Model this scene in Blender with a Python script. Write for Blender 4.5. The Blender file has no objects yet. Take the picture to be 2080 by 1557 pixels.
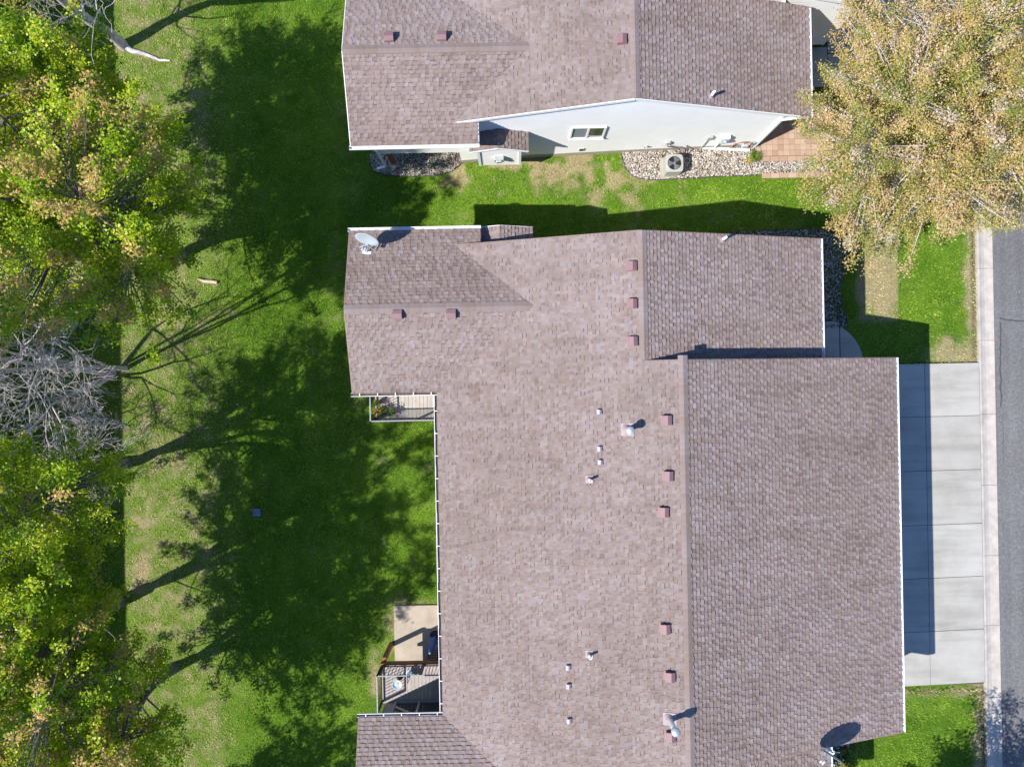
import bpy, math, random
import numpy as np
from mathutils import Vector, Matrix

SC = bpy.context.scene
COL = SC.collection
R = math.radians

# ------------------------------------------------------------------ camera, sky, sun, exposure
CAM_H = 28.0            # a drone looking straight down from 28 m
ROLL = R(1.1)           # the street grid stands 1.1 degrees askew in the picture
F_PX = 1442.0           # focal length in photo pixels
cam_d = bpy.data.cameras.new('camera')
cam_d.sensor_width = 36.0
cam_d.lens = 36.0 * F_PX / 2080.0
cam_d.clip_end = 1000.0
cam = bpy.data.objects.new('camera', cam_d)
COL.objects.link(cam)
cam.location = (0, 0, CAM_H)
cam.rotation_euler = (0, 0, -ROLL)
SC.camera = cam

SUN_EL = R(45.0)
SUN_AZ = R(24.4)        # direction the shadows fall towards, from +X
world = bpy.data.worlds.new('World')
SC.world = world
world.use_nodes = True
wn = world.node_tree.nodes
wl = world.node_tree.links
sky = wn.new('ShaderNodeTexSky')
sky.sky_type = 'NISHITA'
sky.sun_disc = False
sky.sun_elevation = SUN_EL
sky.ozone_density = 10.0
sky.dust_density = 0.3
sky.sun_rotation = math.atan2(-math.cos(SUN_AZ), -math.sin(SUN_AZ))
wl.new(sky.outputs[0], wn['Background'].inputs[0])
wn['Background'].inputs[1].default_value = 0.11

sun_d = bpy.data.lights.new('sun', 'SUN')
sun_d.energy = 4.4
sun_d.angle = R(0.53)
sun_d.color = (1.0, 0.95, 0.86)
sun = bpy.data.objects.new('sun', sun_d)
COL.objects.link(sun)
ce = math.cos(SUN_EL)
sdir = Vector((math.cos(SUN_AZ) * ce, math.sin(SUN_AZ) * ce, -math.sin(SUN_EL)))
sun.rotation_euler = sdir.to_track_quat('-Z', 'Y').to_euler()
sun.location = (-30, -15, 40)

SC.view_settings.view_transform = 'Standard'
SC.view_settings.look = 'None'
SC.view_settings.gamma = 1.0
SC.view_settings.exposure = 0.84

# ------------------------------------------------------------------ helpers
rng = np.random.default_rng(7)
random.seed(7)
CR, SR = math.cos(ROLL), math.sin(ROLL)


def at(px, py, z=0.0):
    """point of the place, at height z, that the photograph shows at (px, py)"""
    s = (CAM_H - z) / F_PX
    u, v = px - 1040.0, 778.5 - py
    return Vector(((u * CR + v * SR) * s, (-u * SR + v * CR) * s, z))


def on(px, py, f):
    z = 3.0
    for _ in range(8):
        p = at(px, py, z)
        z = f(p.x, p.y)
    return at(px, py, z)


def zg(x):
    """ground height: street level in the east, falling to the back yards"""
    return float(np.interp(x, GX, GZ))


GX = np.array([-60, -9, -5, -2, 1, 5, 9.5, 60.0])
GZ = np.array([-2.0, -2.0, -1.82, -1.35, -0.82, -0.4, 0.0, 0.0])


def yard(x, y):
    """extra drop of the back yard right behind the second house"""
    k = sstep(-6.5, -4.6, x) * sstep(-1.2, -1.9, x) * sstep(2.0, 0.2, y)
    return -k * np.maximum(0, np.interp(x, GX, GZ) + 1.84)


def on_ground(px, py):
    return on(px, py, lambda x, y: zg(x))


def link(o, parent=None):
    COL.objects.link(o)
    if parent is not None:
        o.parent = parent
    return o


def tag(o, label=None, cat=None, group=None, kind=None):
    if label:
        o['label'] = label
    if cat:
        o['category'] = cat
    if group:
        o['group'] = group
    if kind:
        o['kind'] = kind
    return o


def empty(name, loc=(0, 0, 0), rz=0.0):
    o = bpy.data.objects.new(name, None)
    o.empty_display_size = 0.2
    o.location = loc
    o.rotation_euler = (0, 0, rz)
    return link(o)


class MB:
    """collects faces; build() links them as one mesh object"""

    def __init__(self):
        self.v, self.f, self.t = [], [], []
        self.tone = 0.5

    def quad(self, *p):
        n = len(self.v)
        self.v += [tuple(q) for q in p]
        self.f.append(tuple(range(n, n + len(p))))
        self.t.append(self.tone)

    def box(self, x0, x1, y0, y1, z0, z1):
        self.hexa([(x0, y0, z0), (x1, y0, z0), (x1, y1, z0), (x0, y1, z0)],
                  [(x0, y0, z1), (x1, y0, z1), (x1, y1, z1), (x0, y1, z1)])
        return self

    def hexa(self, bot, top):
        n = len(self.v)
        k = len(bot)
        self.v += [tuple(q) for q in bot] + [tuple(q) for q in top]
        self.f.append(tuple(range(n + k - 1, n - 1, -1)))
        self.f.append(tuple(range(n + k, n + 2 * k)))
        for i in range(k):
            j = (i + 1) % k
            self.f.append((n + i, n + j, n + k + j, n + k + i))
        self.t += [self.tone] * (k + 2)

    def bar(self, p, q, w, h=None, up=(0, 0, 1)):
        """square bar between two points"""
        h = w if h is None else h
        p, q = Vector(p), Vector(q)
        d = (q - p).normalized()
        up = Vector(up)
        if abs(d.dot(up)) > 0.98:
            up = Vector((0, 1, 0))
        s = d.cross(up).normalized() * (w / 2)
        t = s.cross(d).normalized() * (h / 2)
        self.hexa([p - s - t, p + s - t, p + s + t, p - s + t], [q - s - t, q + s - t, q + s + t, q - s + t])
        return self

    def tube(self, pts, rad, n=6, cap=True):
        pts = [Vector(p) for p in pts]
        if not hasattr(rad, '__len__'):
            rad = [rad] * len(pts)
        base = len(self.v)
        ref = Vector((0.31, 0.52, 0.79))
        for i, p in enumerate(pts):
            d = (pts[min(i + 1, len(pts) - 1)] - pts[max(i - 1, 0)])
            d = d.normalized() if d.length > 1e-9 else Vector((0, 0, 1))
            a = d.cross(ref)
            if a.length < 0.05:
                a = d.cross(Vector((1, 0, 0)))
            a.normalize()
            b = d.cross(a)
            for k in range(n):
                w = 2 * math.pi * k / n
                self.v.append(tuple(p + (a * math.cos(w) + b * math.sin(w)) * rad[i]))
        for i in range(len(pts) - 1):
            for k in range(n):
                k2 = (k + 1) % n
                self.f.append((base + i * n + k, base + i * n + k2, base + (i + 1) * n + k2, base + (i + 1) * n + k))
                self.t.append(self.tone)
        if cap:
            self.f.append(tuple(base + k for k in range(n)))
            self.f.append(tuple(base + (len(pts) - 1) * n + k for k in range(n - 1, -1, -1)))
            self.t += [self.tone] * 2
        return self

    def lathe(self, c, prof, n=20, axis=None):
        """prof: (radius, height) pairs turned about the vertical (or axis) through c"""
        c = Vector(c)
        ax = Vector(axis).normalized() if axis is not None else Vector((0, 0, 1))
        a = ax.orthogonal().normalized() if axis is not None else Vector((1, 0, 0))
        b = ax.cross(a)
        base = len(self.v)
        for r, h in prof:
            for k in range(n):
                w = 2 * math.pi * k / n
                self.v.append(tuple(c + ax * h + (a * math.cos(w) + b * math.sin(w)) * r))
        for i in range(len(prof) - 1):
            for k in range(n):
                k2 = (k + 1) % n
                self.f.append((base + i * n + k, base + i * n + k2, base + (i + 1) * n + k2, base + (i + 1) * n + k))
                self.t.append(self.tone)
        return self

    def mesh(self, name, off=(0, 0, 0), smooth=False):
        me = bpy.data.meshes.new(name)
        v = self.v
        if any(off):
            v = [(a - off[0], b - off[1], c - off[2]) for a, b, c in v]
        me.from_pydata(v, [], self.f)
        at_ = me.attributes.new('tone', 'FLOAT', 'FACE')
        at_.data.foreach_set('value', np.array(self.t, dtype=np.float32))
        if smooth:
            me.polygons.foreach_set('use_smooth', [True] * len(me.polygons))
        return me

    def build(self, name, mat, parent=None, smooth=False, bevel=0.0):
        off = (0, 0, 0)
        if parent is not None:
            q = parent
            off = Vector((0, 0, 0))
            while q is not None:
                off = off + q.location
                q = q.parent
            off = tuple(off)
        me = self.mesh(name, off, smooth)
        me.materials.append(mat)
        o = bpy.data.objects.new(name, me)
        if bevel > 0:
            m = o.modifiers.new('bevel', 'BEVEL')
            m.width = bevel
            m.segments = 2
            m.limit_method = 'ANGLE'
        return link(o, parent)


def np_mesh(name, verts, quads, attrs, mat, parent=None, smooth=False, tri=False):
    k = 3 if tri else 4
    me = bpy.data.meshes.new(name)
    nv, nf = len(verts), len(quads)
    me.vertices.add(nv)
    me.vertices.foreach_set('co', np.ascontiguousarray(verts, dtype=np.float32).ravel())
    me.loops.add(nf * k)
    me.loops.foreach_set('vertex_index', np.ascontiguousarray(quads, dtype=np.int32).ravel())
    me.polygons.add(nf)
    me.polygons.foreach_set('loop_start', np.arange(0, nf * k, k, dtype=np.int32))
    me.polygons.foreach_set('loop_total', np.full(nf, k, dtype=np.int32))
    if smooth:
        me.polygons.foreach_set('use_smooth', np.ones(nf, dtype=bool))
    for nm, (dom, val) in attrs.items():
        a = me.attributes.new(nm, 'FLOAT', dom)
        a.data.foreach_set('value', np.ascontiguousarray(val, dtype=np.float32))
    me.update(calc_edges=True)
    me.materials.append(mat)
    o = bpy.data.objects.new(name, me)
    return link(o, parent)


def vnoise(x, y, scale, seed):
    """smooth value noise, 0..1"""
    r = np.random.default_rng(seed)
    T = r.random((64, 64))
    fx, fy = np.asarray(x) / scale + 100.0, np.asarray(y) / scale + 100.0
    ix, iy = np.floor(fx).astype(int), np.floor(fy).astype(int)
    tx, ty = fx - ix, fy - iy
    tx, ty = tx * tx * (3 - 2 * tx), ty * ty * (3 - 2 * ty)
    g = lambda i, j: T[(ix + i) % 64, (iy + j) % 64]
    return (g(0, 0) * (1 - tx) + g(1, 0) * tx) * (1 - ty) + (g(0, 1) * (1 - tx) + g(1, 1) * tx) * ty


def fnoise(x, y, scale, seed):
    return 0.5 * vnoise(x, y, scale, seed) + 0.3 * vnoise(x, y, scale / 2.1, seed + 1) + 0.2 * vnoise(x, y, scale / 4.3, seed + 2)


def sstep(a, b, x):
    t = np.clip((np.asarray(x) - a) / (b - a), 0, 1)
    return t * t * (3 - 2 * t)


# ------------------------------------------------------------------ materials
def mat_new(name):
    m = bpy.data.materials.new(name)
    m.use_nodes = True
    nt = m.node_tree
    return m, nt, nt.nodes['Principled BSDF']


def N(nt, kind, **kw):
    n = nt.nodes.new(kind)
    for k, v in kw.items():
        setattr(n, k, v)
    return n


def ramp(nt, src, stops):
    r = N(nt, 'ShaderNodeValToRGB')
    el = r.color_ramp.elements
    while len(el) < len(stops):
        el.new(0.5)
    for e, (p, c) in zip(el, stops):
        e.position = p
        e.color = (*c, 1)
    nt.links.new(src, r.inputs[0])
    return r.outputs[0]


def noise(nt, scale, detail=3, rough=0.55, coord='Object'):
    tc = N(nt, 'ShaderNodeTexCoord')
    n = N(nt, 'ShaderNodeTexNoise')
    n.inputs['Scale'].default_value = scale
    n.inputs['Detail'].default_value = detail
    n.inputs['Roughness'].default_value = rough
    nt.links.new(tc.outputs[coord], n.inputs['Vector'])
    return n.outputs[0]


def mix(nt, fac, a, b, mode='MIX'):
    m = N(nt, 'ShaderNodeMix', data_type='RGBA', blend_type=mode)
    for sock, val in ((m.inputs[0], fac), (m.inputs[6], a), (m.inputs[7], b)):
        if isinstance(val, (int, float)):
            sock.default_value = val
        elif isinstance(val, tuple):
            sock.default_value = (*val, 1)
        else:
            nt.links.new(val, sock)
    return m.outputs[2]


def bump(nt, bsdf, h, strength, dist):
    b = N(nt, 'ShaderNodeBump')
    b.inputs['Strength'].default_value = strength
    b.inputs['Distance'].default_value = dist
    nt.links.new(h, b.inputs['Height'])
    nt.links.new(b.outputs[0], bsdf.inputs['Normal'])


def attr(nt, name):
    a = N(nt, 'ShaderNodeAttribute')
    a.attribute_name = name
    return a.outputs['Fac']


def plain(name, c, rough=0.6, metal=0.0, var=0.12, scale=6.0, bmp=0.0):
    m, nt, b = mat_new(name)
    n = noise(nt, scale, 4)
    lo = tuple(x * (1 - var) for x in c)
    hi = tuple(min(1, x * (1 + var)) for x in c)
    nt.links.new(ramp(nt, n, [(0.3, lo), (0.7, hi)]), b.inputs['Base Color'])
    b.inputs['Roughness'].default_value = rough
    b.inputs['Metallic'].default_value = metal
    if bmp:
        bump(nt, b, noise(nt, scale * 12, 3), bmp, 0.004)
    return m


M = {}
# asphalt shingles: blended taupe, rose, tan and grey granules
m, nt, b = mat_new('shingle')
base = ramp(nt, attr(nt, 'tone'), [(0.0, (0.085, 0.065, 0.062)), (0.12, (0.182, 0.139, 0.130)), (0.28, (0.222, 0.171, 0.163)), (0.45, (0.245, 0.194, 0.172)),
                                   (0.62, (0.262, 0.214, 0.209)), (0.82, (0.282, 0.246, 0.243)), (1.0, (0.313, 0.259, 0.226))])
gr = ramp(nt, noise(nt, 55, 3, 0.7), [(0.3, (0.80, 0.80, 0.80)), (0.7, (1.15, 1.15, 1.15))])
wear = ramp(nt, noise(nt, 0.5, 6, 0.7), [(0.28, (0.86, 0.84, 0.83)), (0.5, (1.0, 0.99, 0.98)), (0.72, (1.08, 1.08, 1.10))])
c = mix(nt, 1.0, base, gr, 'MULTIPLY')
tc = N(nt, 'ShaderNodeTexCoord')
mpg = N(nt, 'ShaderNodeMapping')
mpg.inputs['Scale'].default_value = (0.22, 2.8, 1.0)
nt.links.new(tc.outputs['Object'], mpg.inputs['Vector'])
ns = N(nt, 'ShaderNodeTexNoise')
ns.inputs['Scale'].default_value = 1.0
ns.inputs['Detail'].default_value = 5
nt.links.new(mpg.outputs[0], ns.inputs['Vector'])
c = mix(nt, 1.0, c, ramp(nt, ns.outputs[0], [(0.3, (0.87, 0.86, 0.85)), (0.5, (0.965, 0.965, 0.965)), (0.7, (1.0, 1.0, 1.01))]), 'MULTIPLY')
c = mix(nt, 1.0, c, ramp(nt, noise(nt, 0.16, 3, 0.5), [(0.35, (0.93, 0.92, 0.90)), (0.65, (1.05, 1.05, 1.06))]), 'MULTIPLY')
c = mix(nt, 1.0, c, wear, 'MULTIPLY')
nt.links.new(c, b.inputs['Base Color'])
b.inputs['Roughness'].default_value = 0.93
b.inputs['Specular IOR Level'].default_value = 0.2
bump(nt, b, noise(nt, 90, 2), 0.35, 0.004)
M['shingle'] = m
M['underlay'] = plain('roof_underlay', (0.06, 0.05, 0.05), 0.9)

m, nt, b = mat_new('lawn_soil')
dry = attr(nt, 'dry')
n1 = noise(nt, 0.9, 5, 0.6)
n2 = noise(nt, 14, 4, 0.7)
g = ramp(nt, n1, [(0.3, (0.050, 0.12, 0.008)), (0.7, (0.11, 0.20, 0.017))])
g = mix(nt, 1.0, g, ramp(nt, n2, [(0.3, (0.62, 0.66, 0.6)), (0.72, (1.3, 1.28, 1.2))]), 'MULTIPLY')
d = ramp(nt, n2, [(0.25, (0.15, 0.12, 0.06)), (0.5, (0.27, 0.22, 0.125)), (0.75, (0.36, 0.29, 0.19))])
nt.links.new(mix(nt, dry, g, d), b.inputs['Base Color'])
b.inputs['Roughness'].default_value = 0.95
b.inputs['Specular IOR Level'].default_value = 0.1
bump(nt, b, noise(nt, 40, 3), 0.8, 0.02)
M['lawn'] = m

m, nt, b = mat_new('grass_blade')
dry = attr(nt, 'dry')
tone = attr(nt, 'tone')
g = ramp(nt, tone, [(0.0, (0.022, 0.088, 0.004)), (0.5, (0.150, 0.268, 0.012)), (1.0, (0.33, 0.42, 0.055))])
d = ramp(nt, tone, [(0.0, (0.17, 0.18, 0.05)), (0.5, (0.40, 0.42, 0.15)), (1.0, (0.58, 0.56, 0.29))])
nt.links.new(mix(nt, dry, g, d), b.inputs['Base Color'])
b.inputs['Roughness'].default_value = 0.7
b.inputs['Specular IOR Level'].default_value = 0.25
M['grass'] = m


def leaf_mat(name, stops, tip, trans):
    m, nt, b = mat_new(name)
    c = ramp(nt, attr(nt, 'tone'), stops)
    c = mix(nt, attr(nt, 'tip'), c, tip)
    nt.links.new(c, b.inputs['Base Color'])
    b.inputs['Roughness'].default_value = 0.45
    b.inputs['Specular IOR Level'].default_value = 0.35
    t = N(nt, 'ShaderNodeBsdfTranslucent')
    nt.links.new(c, t.inputs[0])
    mx = N(nt, 'ShaderNodeMixShader')
    mx.inputs[0].default_value = trans
    nt.links.new(b.outputs[0], mx.inputs[1])
    nt.links.new(t.outputs[0], mx.inputs[2])
    nt.links.new(mx.outputs[0], nt.nodes['Material Output'].inputs[0])
    return m


M['maple'] = leaf_mat('maple_leaf', [(0.0, (0.13, 0.27, 0.004)), (0.4, (0.32, 0.48, 0.006)), (0.75, (0.52, 0.58, 0.012)), (1.0, (0.72, 0.76, 0.08))],
                      (0.70, 0.38, 0.20), 0.45)
M['crab'] = leaf_mat('crabapple_leaf', [(0.0, (0.20, 0.25, 0.04)), (0.3, (0.35, 0.37, 0.08)), (0.55, (0.58, 0.44, 0.13)), (0.8, (0.64, 0.43, 0.20)), (1.0, (0.70, 0.56, 0.40))],
                     (0.74, 0.60, 0.54), 0.42)
M['leaf'] = leaf_mat('plant_leaf', [(0.0, (0.04, 0.10, 0.015)), (0.5, (0.09, 0.2, 0.02)), (1.0, (0.2, 0.3, 0.04))], (0.6, 0.4, 0.05), 0.25)

m, nt, b = mat_new('bark')
nt.links.new(ramp(nt, noise(nt, 9, 5, 0.7), [(0.3, (0.07, 0.063, 0.058)), (0.7, (0.19, 0.175, 0.16))]), b.inputs['Base Color'])
b.inputs['Roughness'].default_value = 0.9
bump(nt, b, noise(nt, 30, 4), 0.8, 0.02)
M['bark'] = m
M['grey_bark'] = plain('weathered_bark', (0.47, 0.43, 0.44), 0.85, 0, 0.35, 7, 0.5)

m, nt, b = mat_new('concrete')
n1 = noise(nt, 0.7, 5, 0.6)
n2 = noise(nt, 16, 4, 0.7)
c = ramp(nt, n1, [(0.25, (0.295, 0.285, 0.265)), (0.55, (0.370, 0.362, 0.342)), (0.8, (0.405, 0.40, 0.385))])
c = mix(nt, 1.0, c, ramp(nt, n2, [(0.3, (0.93, 0.93, 0.93)), (0.7, (1.05, 1.05, 1.05))]), 'MULTIPLY')
st = ramp(nt, noise(nt, 1.3, 6, 0.75), [(0.66, (0, 0, 0)), (0.80, (1, 1, 1))])
c = mix(nt, mix(nt, 1.0, st, (0.4, 0.4, 0.4), 'MULTIPLY'), c, (0.36, 0.28, 0.19))
oi = N(nt, 'ShaderNodeObjectInfo')
c = mix(nt, 1.0, c, ramp(nt, oi.outputs['Random'], [(0.0, (0.95, 0.945, 0.935)), (1.0, (1.09, 1.09, 1.09))]), 'MULTIPLY')
sp = ramp(nt, noise(nt, 5.5, 5, 0.8), [(0.70, (0, 0, 0)), (0.78, (1, 1, 1))])
c = mix(nt, mix(nt, 1.0, sp, (0.35, 0.35, 0.35), 'MULTIPLY'), c, (0.2, 0.18, 0.16))
tc = N(nt, 'ShaderNodeTexCoord')
mpg = N(nt, 'ShaderNodeMapping')
mpg.inputs['Scale'].default_value = (0.35, 2.6, 1.0)
nt.links.new(tc.outputs['Object'], mpg.inputs['Vector'])
ns = N(nt, 'ShaderNodeTexNoise')
ns.inputs['Scale'].default_value = 1.0
ns.inputs['Detail'].default_value = 5
nt.links.new(mpg.outputs[0], ns.inputs['Vector'])
c = mix(nt, 1.0, c, ramp(nt, ns.outputs[0], [(0.32, (0.84, 0.835, 0.82)), (0.5, (1.0, 1.0, 1.0)), (0.7, (1.05, 1.05, 1.05))]), 'MULTIPLY')
nt.links.new(c, b.inputs['Base Color'])
b.inputs['Roughness'].default_value = 0.85
bump(nt, b, n2, 0.15, 0.004)
M['concrete'] = m
M['kerb'] = plain('kerb_concrete', (0.42, 0.385, 0.355), 0.88, 0, 0.16, 2.5, 0.25)
M['patio'] = plain('patio_concrete', (0.38, 0.325, 0.265), 0.88, 0, 0.15, 2.0, 0.25)
M['joint'] = plain('joint_dirt', (0.09, 0.075, 0.06), 0.95)

m, nt, b = mat_new('asphalt')
n1 = noise(nt, 0.35, 4, 0.6)
n2 = noise(nt, 13, 6, 0.85)
c = ramp(nt, n1, [(0.3, (0.118, 0.120, 0.128)), (0.7, (0.148, 0.151, 0.161))])
tc = N(nt, 'ShaderNodeTexCoord')
mpg = N(nt, 'ShaderNodeMapping')
mpg.inputs['Scale'].default_value = (2.2, 0.07, 1.0)
nt.links.new(tc.outputs['Object'], mpg.inputs['Vector'])
ns = N(nt, 'ShaderNodeTexNoise')
ns.inputs['Scale'].default_value = 1.0
ns.inputs['Detail'].default_value = 4
nt.links.new(mpg.outputs[0], ns.inputs['Vector'])
c = mix(nt, 1.0, c, ramp(nt, ns.outputs[0], [(0.3, (0.82, 0.82, 0.84)), (0.7, (1.14, 1.12, 1.08))]), 'MULTIPLY')
c = mix(nt, 1.0, c, ramp(nt, n2, [(0.28, (0.6, 0.6, 0.6)), (0.5, (1.0, 0.99, 0.98)), (0.74, (1.9, 1.8, 1.7))]), 'MULTIPLY')
nt.links.new(c, b.inputs['Base Color'])
b.inputs['Roughness'].default_value = 0.9
bump(nt, b, n2, 0.4, 0.006)
M['asphalt'] = m
M['tar'] = plain('tar', (0.06, 0.06, 0.065), 0.7)

M['brown_trim'] = plain('brown_trim', (0.26, 0.17, 0.14), 0.5)
M['shade_strip'] = plain('gutter_shade', (0.10, 0.075, 0.06), 0.95, 0, 0.5, 30)  # dark brown that paints shade into the rear gutters
M['white'] = plain('white_paint', (0.82, 0.82, 0.82), 0.45, 0, 0.03)
M['siding'] = plain('white_vinyl', (0.76, 0.765, 0.77), 0.5, 0, 0.035, 1.2)
M['siding_tan'] = plain('taupe_vinyl', (0.36, 0.33, 0.32), 0.55, 0, 0.05, 1.2)
M['found'] = plain('foundation_concrete', (0.33, 0.31, 0.26), 0.9, 0, 0.12, 3, 0.3)
M['vent'] = plain('vent_paint', (0.225, 0.128, 0.136), 0.5, 0, 0.1, 3)
M['pvent'] = plain('mauve_paint', (0.42, 0.36, 0.45), 0.5, 0, 0.08, 5)
M['flash'] = plain('pink_flashing', (0.32, 0.25, 0.265), 0.6, 0, 0.1, 5)
M['galv'] = plain('galvanised_steel', (0.62, 0.66, 0.66), 0.35, 0.55, 0.1, 8)
M['dark'] = plain('dark_opening', (0.012, 0.012, 0.014), 0.8)
M['black'] = plain('black_metal', (0.025, 0.025, 0.028), 0.45, 0.3, 0.1)
M['grey_rail'] = plain('grey_rail_paint', (0.27, 0.30, 0.33), 0.5, 0, 0.06)
M['deck'] = plain('deck_board', (0.42, 0.38, 0.345), 0.8, 0, 0.14, 2.2, 0.3)
M['deck2'] = plain('deck_board_mauve', (0.36, 0.32, 0.315), 0.8, 0, 0.14, 2.2, 0.3)
M['stain'] = plain('brown_stained_wood', (0.25, 0.095, 0.035), 0.7, 0, 0.25, 3, 0.3)
M['dish'] = plain('dish_grey', (0.38, 0.43, 0.47), 0.4, 0, 0.05, 4)
M['ac'] = plain('beige_sheet_metal', (0.42, 0.42, 0.39), 0.45, 0.1, 0.08, 4)
M['fan'] = plain('fan_grey', (0.20, 0.21, 0.235), 0.4, 0.2, 0.1)
M['copper'] = plain('copper_pipe', (0.45, 0.22, 0.14), 0.5, 0.4, 0.2, 9)
M['blue'] = plain('blue_canvas', (0.02, 0.07, 0.36), 0.65, 0, 0.25, 9, 0.3)
M['pale_blue'] = plain('pale_blue_glaze', (0.36, 0.50, 0.60), 0.25, 0, 0.08, 7)
M['sand'] = plain('seed_mix', (0.50, 0.40, 0.28), 0.9, 0, 0.2, 40)
M['terra'] = plain('terracotta', (0.32, 0.12, 0.07), 0.8)
M['edging'] = plain('black_edging', (0.05, 0.045, 0.055), 0.6)
M['lidblue'] = plain('slate_blue_plastic', (0.13, 0.19, 0.33), 0.5, 0, 0.2, 9)

m, nt, b = mat_new('paver')
nt.links.new(mix(nt, 1.0, ramp(nt, attr(nt, 'tone'), [(0, (0.36, 0.235, 0.17)), (0.5, (0.42, 0.29, 0.21)), (1, (0.46, 0.34, 0.26))]),
                 ramp(nt, noise(nt, 18, 4, 0.7), [(0.3, (0.85, 0.85, 0.85)), (0.7, (1.1, 1.1, 1.1))]), 'MULTIPLY'), b.inputs['Base Color'])
b.inputs['Roughness'].default_value = 0.9
bump(nt, b, noise(nt, 60, 3), 0.3, 0.004)
M['paver'] = m


def stone_mat(name, stops):
    m, nt, b = mat_new(name)
    nt.links.new(ramp(nt, attr(nt, 'tone'), stops), b.inputs['Base Color'])
    b.inputs['Roughness'].default_value = 0.8
    return m


M['river'] = stone_mat('river_stone', [(0, (0.10, 0.085, 0.075)), (0.2, (0.25, 0.20, 0.17)), (0.5, (0.40, 0.325, 0.275)), (0.75, (0.44, 0.415, 0.39)), (1, (0.62, 0.59, 0.56))])
M['lava'] = stone_mat('grey_rock', [(0, (0.07, 0.07, 0.08)), (0.5, (0.20, 0.19, 0.20)), (1, (0.46, 0.45, 0.46))])

m, nt, b = mat_new('window_glass')
b.inputs['Base Color'].default_value = (0.03, 0.035, 0.04, 1)
b.inputs['Roughness'].default_value = 0.04
b.inputs['Specular IOR Level'].default_value = 0.9
M['glass'] = m
M['screen'] = plain('insect_screen', (0.20, 0.235, 0.265), 0.6, 0, 0.05, 20)
m, nt, b = mat_new('clear_glass')
b.inputs['Base Color'].default_value = (0.55, 0.75, 0.85, 1)
b.inputs['Roughness'].default_value = 0.05
b.inputs['Transmission Weight'].default_value = 0.7
M['jar'] = m

# ------------------------------------------------------------------ ground
HOUSE_BOXES = []       # x0,x1,y0,y1 footprints without grass
NO_GRASS = []          # predicates on arrays


def dry_map(x, y):
    n = fnoise(x, y, 2.2, 11)
    n2 = fnoise(x, y, 0.7, 21)
    d = 0.16 * sstep(0.5, 0.8, n) + 0.10 * sstep(0.55, 0.75, n2)
    # worn strip between the two houses
    k = sstep(7.2, 8.6, y) * sstep(9.6, 9.0, y) * sstep(-3.5, -2, x) * sstep(9.5, 4.8, x)
    d = np.maximum(d, k * (0.15 + 0.85 * sstep(0.40, 0.62, n2)))
    k = sstep(6.2, 7.4, y) * sstep(9.2, 8.2, y) * sstep(-3, -1, x) * sstep(7.0, 4.0, x)
    d = np.maximum(d, k * 0.72 * sstep(0.46, 0.62, 0.5 * n + 0.5 * n2))
    # thin turf around the trunks
    k = sstep(-17.5, -16.2, x) * sstep(-10.4, -14.0, x)
    n3 = fnoise(x, y, 0.28, 61)
    d = np.maximum(d, k * (0.33 + 0.14 * sstep(0.40, 0.66, 0.3 * n + 0.3 * n2 + 0.4 * n3)))
    k = sstep(-16.6, -16.0, x) * sstep(-14.6, -15.8, x) * sstep(-9.5, -8, y) * sstep(-3.2, -4.2, y)
    d = np.maximum(d, 0.75 * k * sstep(0.46, 0.6, n2))
    # litter in the shade west of the trunks
    d = np.where(x < -16.6, 0.35 * sstep(0.45, 0.7, n2), d)
    # old turf beside new sod in front of the second house
    k = sstep(13.6, 13.75, x) * sstep(15.35, 15.22, x) * sstep(2.0, 2.3, y) * sstep(6.5, 6.0, y)
    d = np.maximum(d, k * (0.62 + 0.38 * sstep(0.4, 0.6, n2)))
    k = sstep(17.7, 18.25, x + 0.5 * (n2 - 0.5)) * sstep(18.6, 18.5, x)
    d = np.maximum(d, 0.85 * k)
    k = sstep(15.6, 17.2, x) * sstep(0.4, 0.6, y) * sstep(1.9, 0.9, y + 1.2 * (n2 - 0.5)) * sstep(18.6, 18.5, x)
    d = np.maximum(d, 0.8 * k)
    k = sstep(-12.9, -12.5, y) * sstep(-12.3, -12.4, y) * sstep(12.8, 13, x) * sstep(18.6, 18.5, x)
    d = np.maximum(d, 0.55 * k)
    # rim of the patio
    k = sstep(-5.9, -5.3, x) * sstep(-1.8, -2.2, x) * sstep(-8.7, -9.1, y) * sstep(-13.4, -12, y)
    d = np.maximum(d, 0.45 * k)
    k = np.exp(-(((x + 2.9) / 0.22) ** 2 + ((y + 7.2) / 0.55) ** 2)) + np.exp(-(((x + 6.0) / 0.3) ** 2 + ((y + 12.2) / 1.1) ** 2)) * 0.9
    d = np.clip(np.maximum(d, k), 0, 1)
    nf = 0.5 * vnoise(x, y, 0.4, 71) + 0.5 * vnoise(x, y, 0.19, 73)
    return np.clip(0.25 * d + 0.75 * sstep(0.18, 0.82, d + 0.85 * (nf - 0.5)), 0, 1)


fx = np.arange(-27.0, 24.01, 0.12)
fy = np.arange(-20.0, 20.01, 0.12)
gx = np.concatenate([np.array([-260, -160, -90, -50, -34]), fx, np.array([30, 45, 80, 150, 260])])
gy = np.concatenate([np.array([-260, -150, -80, -40, -26]), fy, np.array([26, 40, 80, 150, 260])])
XX, YY = np.meshgrid(gx, gy)
ZZ = np.interp(XX, GX, GZ) + 0.03 * (fnoise(XX, YY, 1.6, 3) - 0.5) + 0.025 * (vnoise(XX, YY, 0.33, 5) - 0.5) - 0.02 + yard(XX, YY)
ZZ = np.where((XX > 18.3) & (XX < 27.6), -0.16, ZZ)
ZZ = np.where((XX > 9.8) & (XX < 18.4) & (YY < 0.55) & (YY > -12.5), -0.12, ZZ)
ZZ = np.where((XX > 9.8) & (XX < 18.4) & (YY > 12.0) & (YY < 26), -0.12, ZZ)
nx, ny = len(gx), len(gy)
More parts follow.
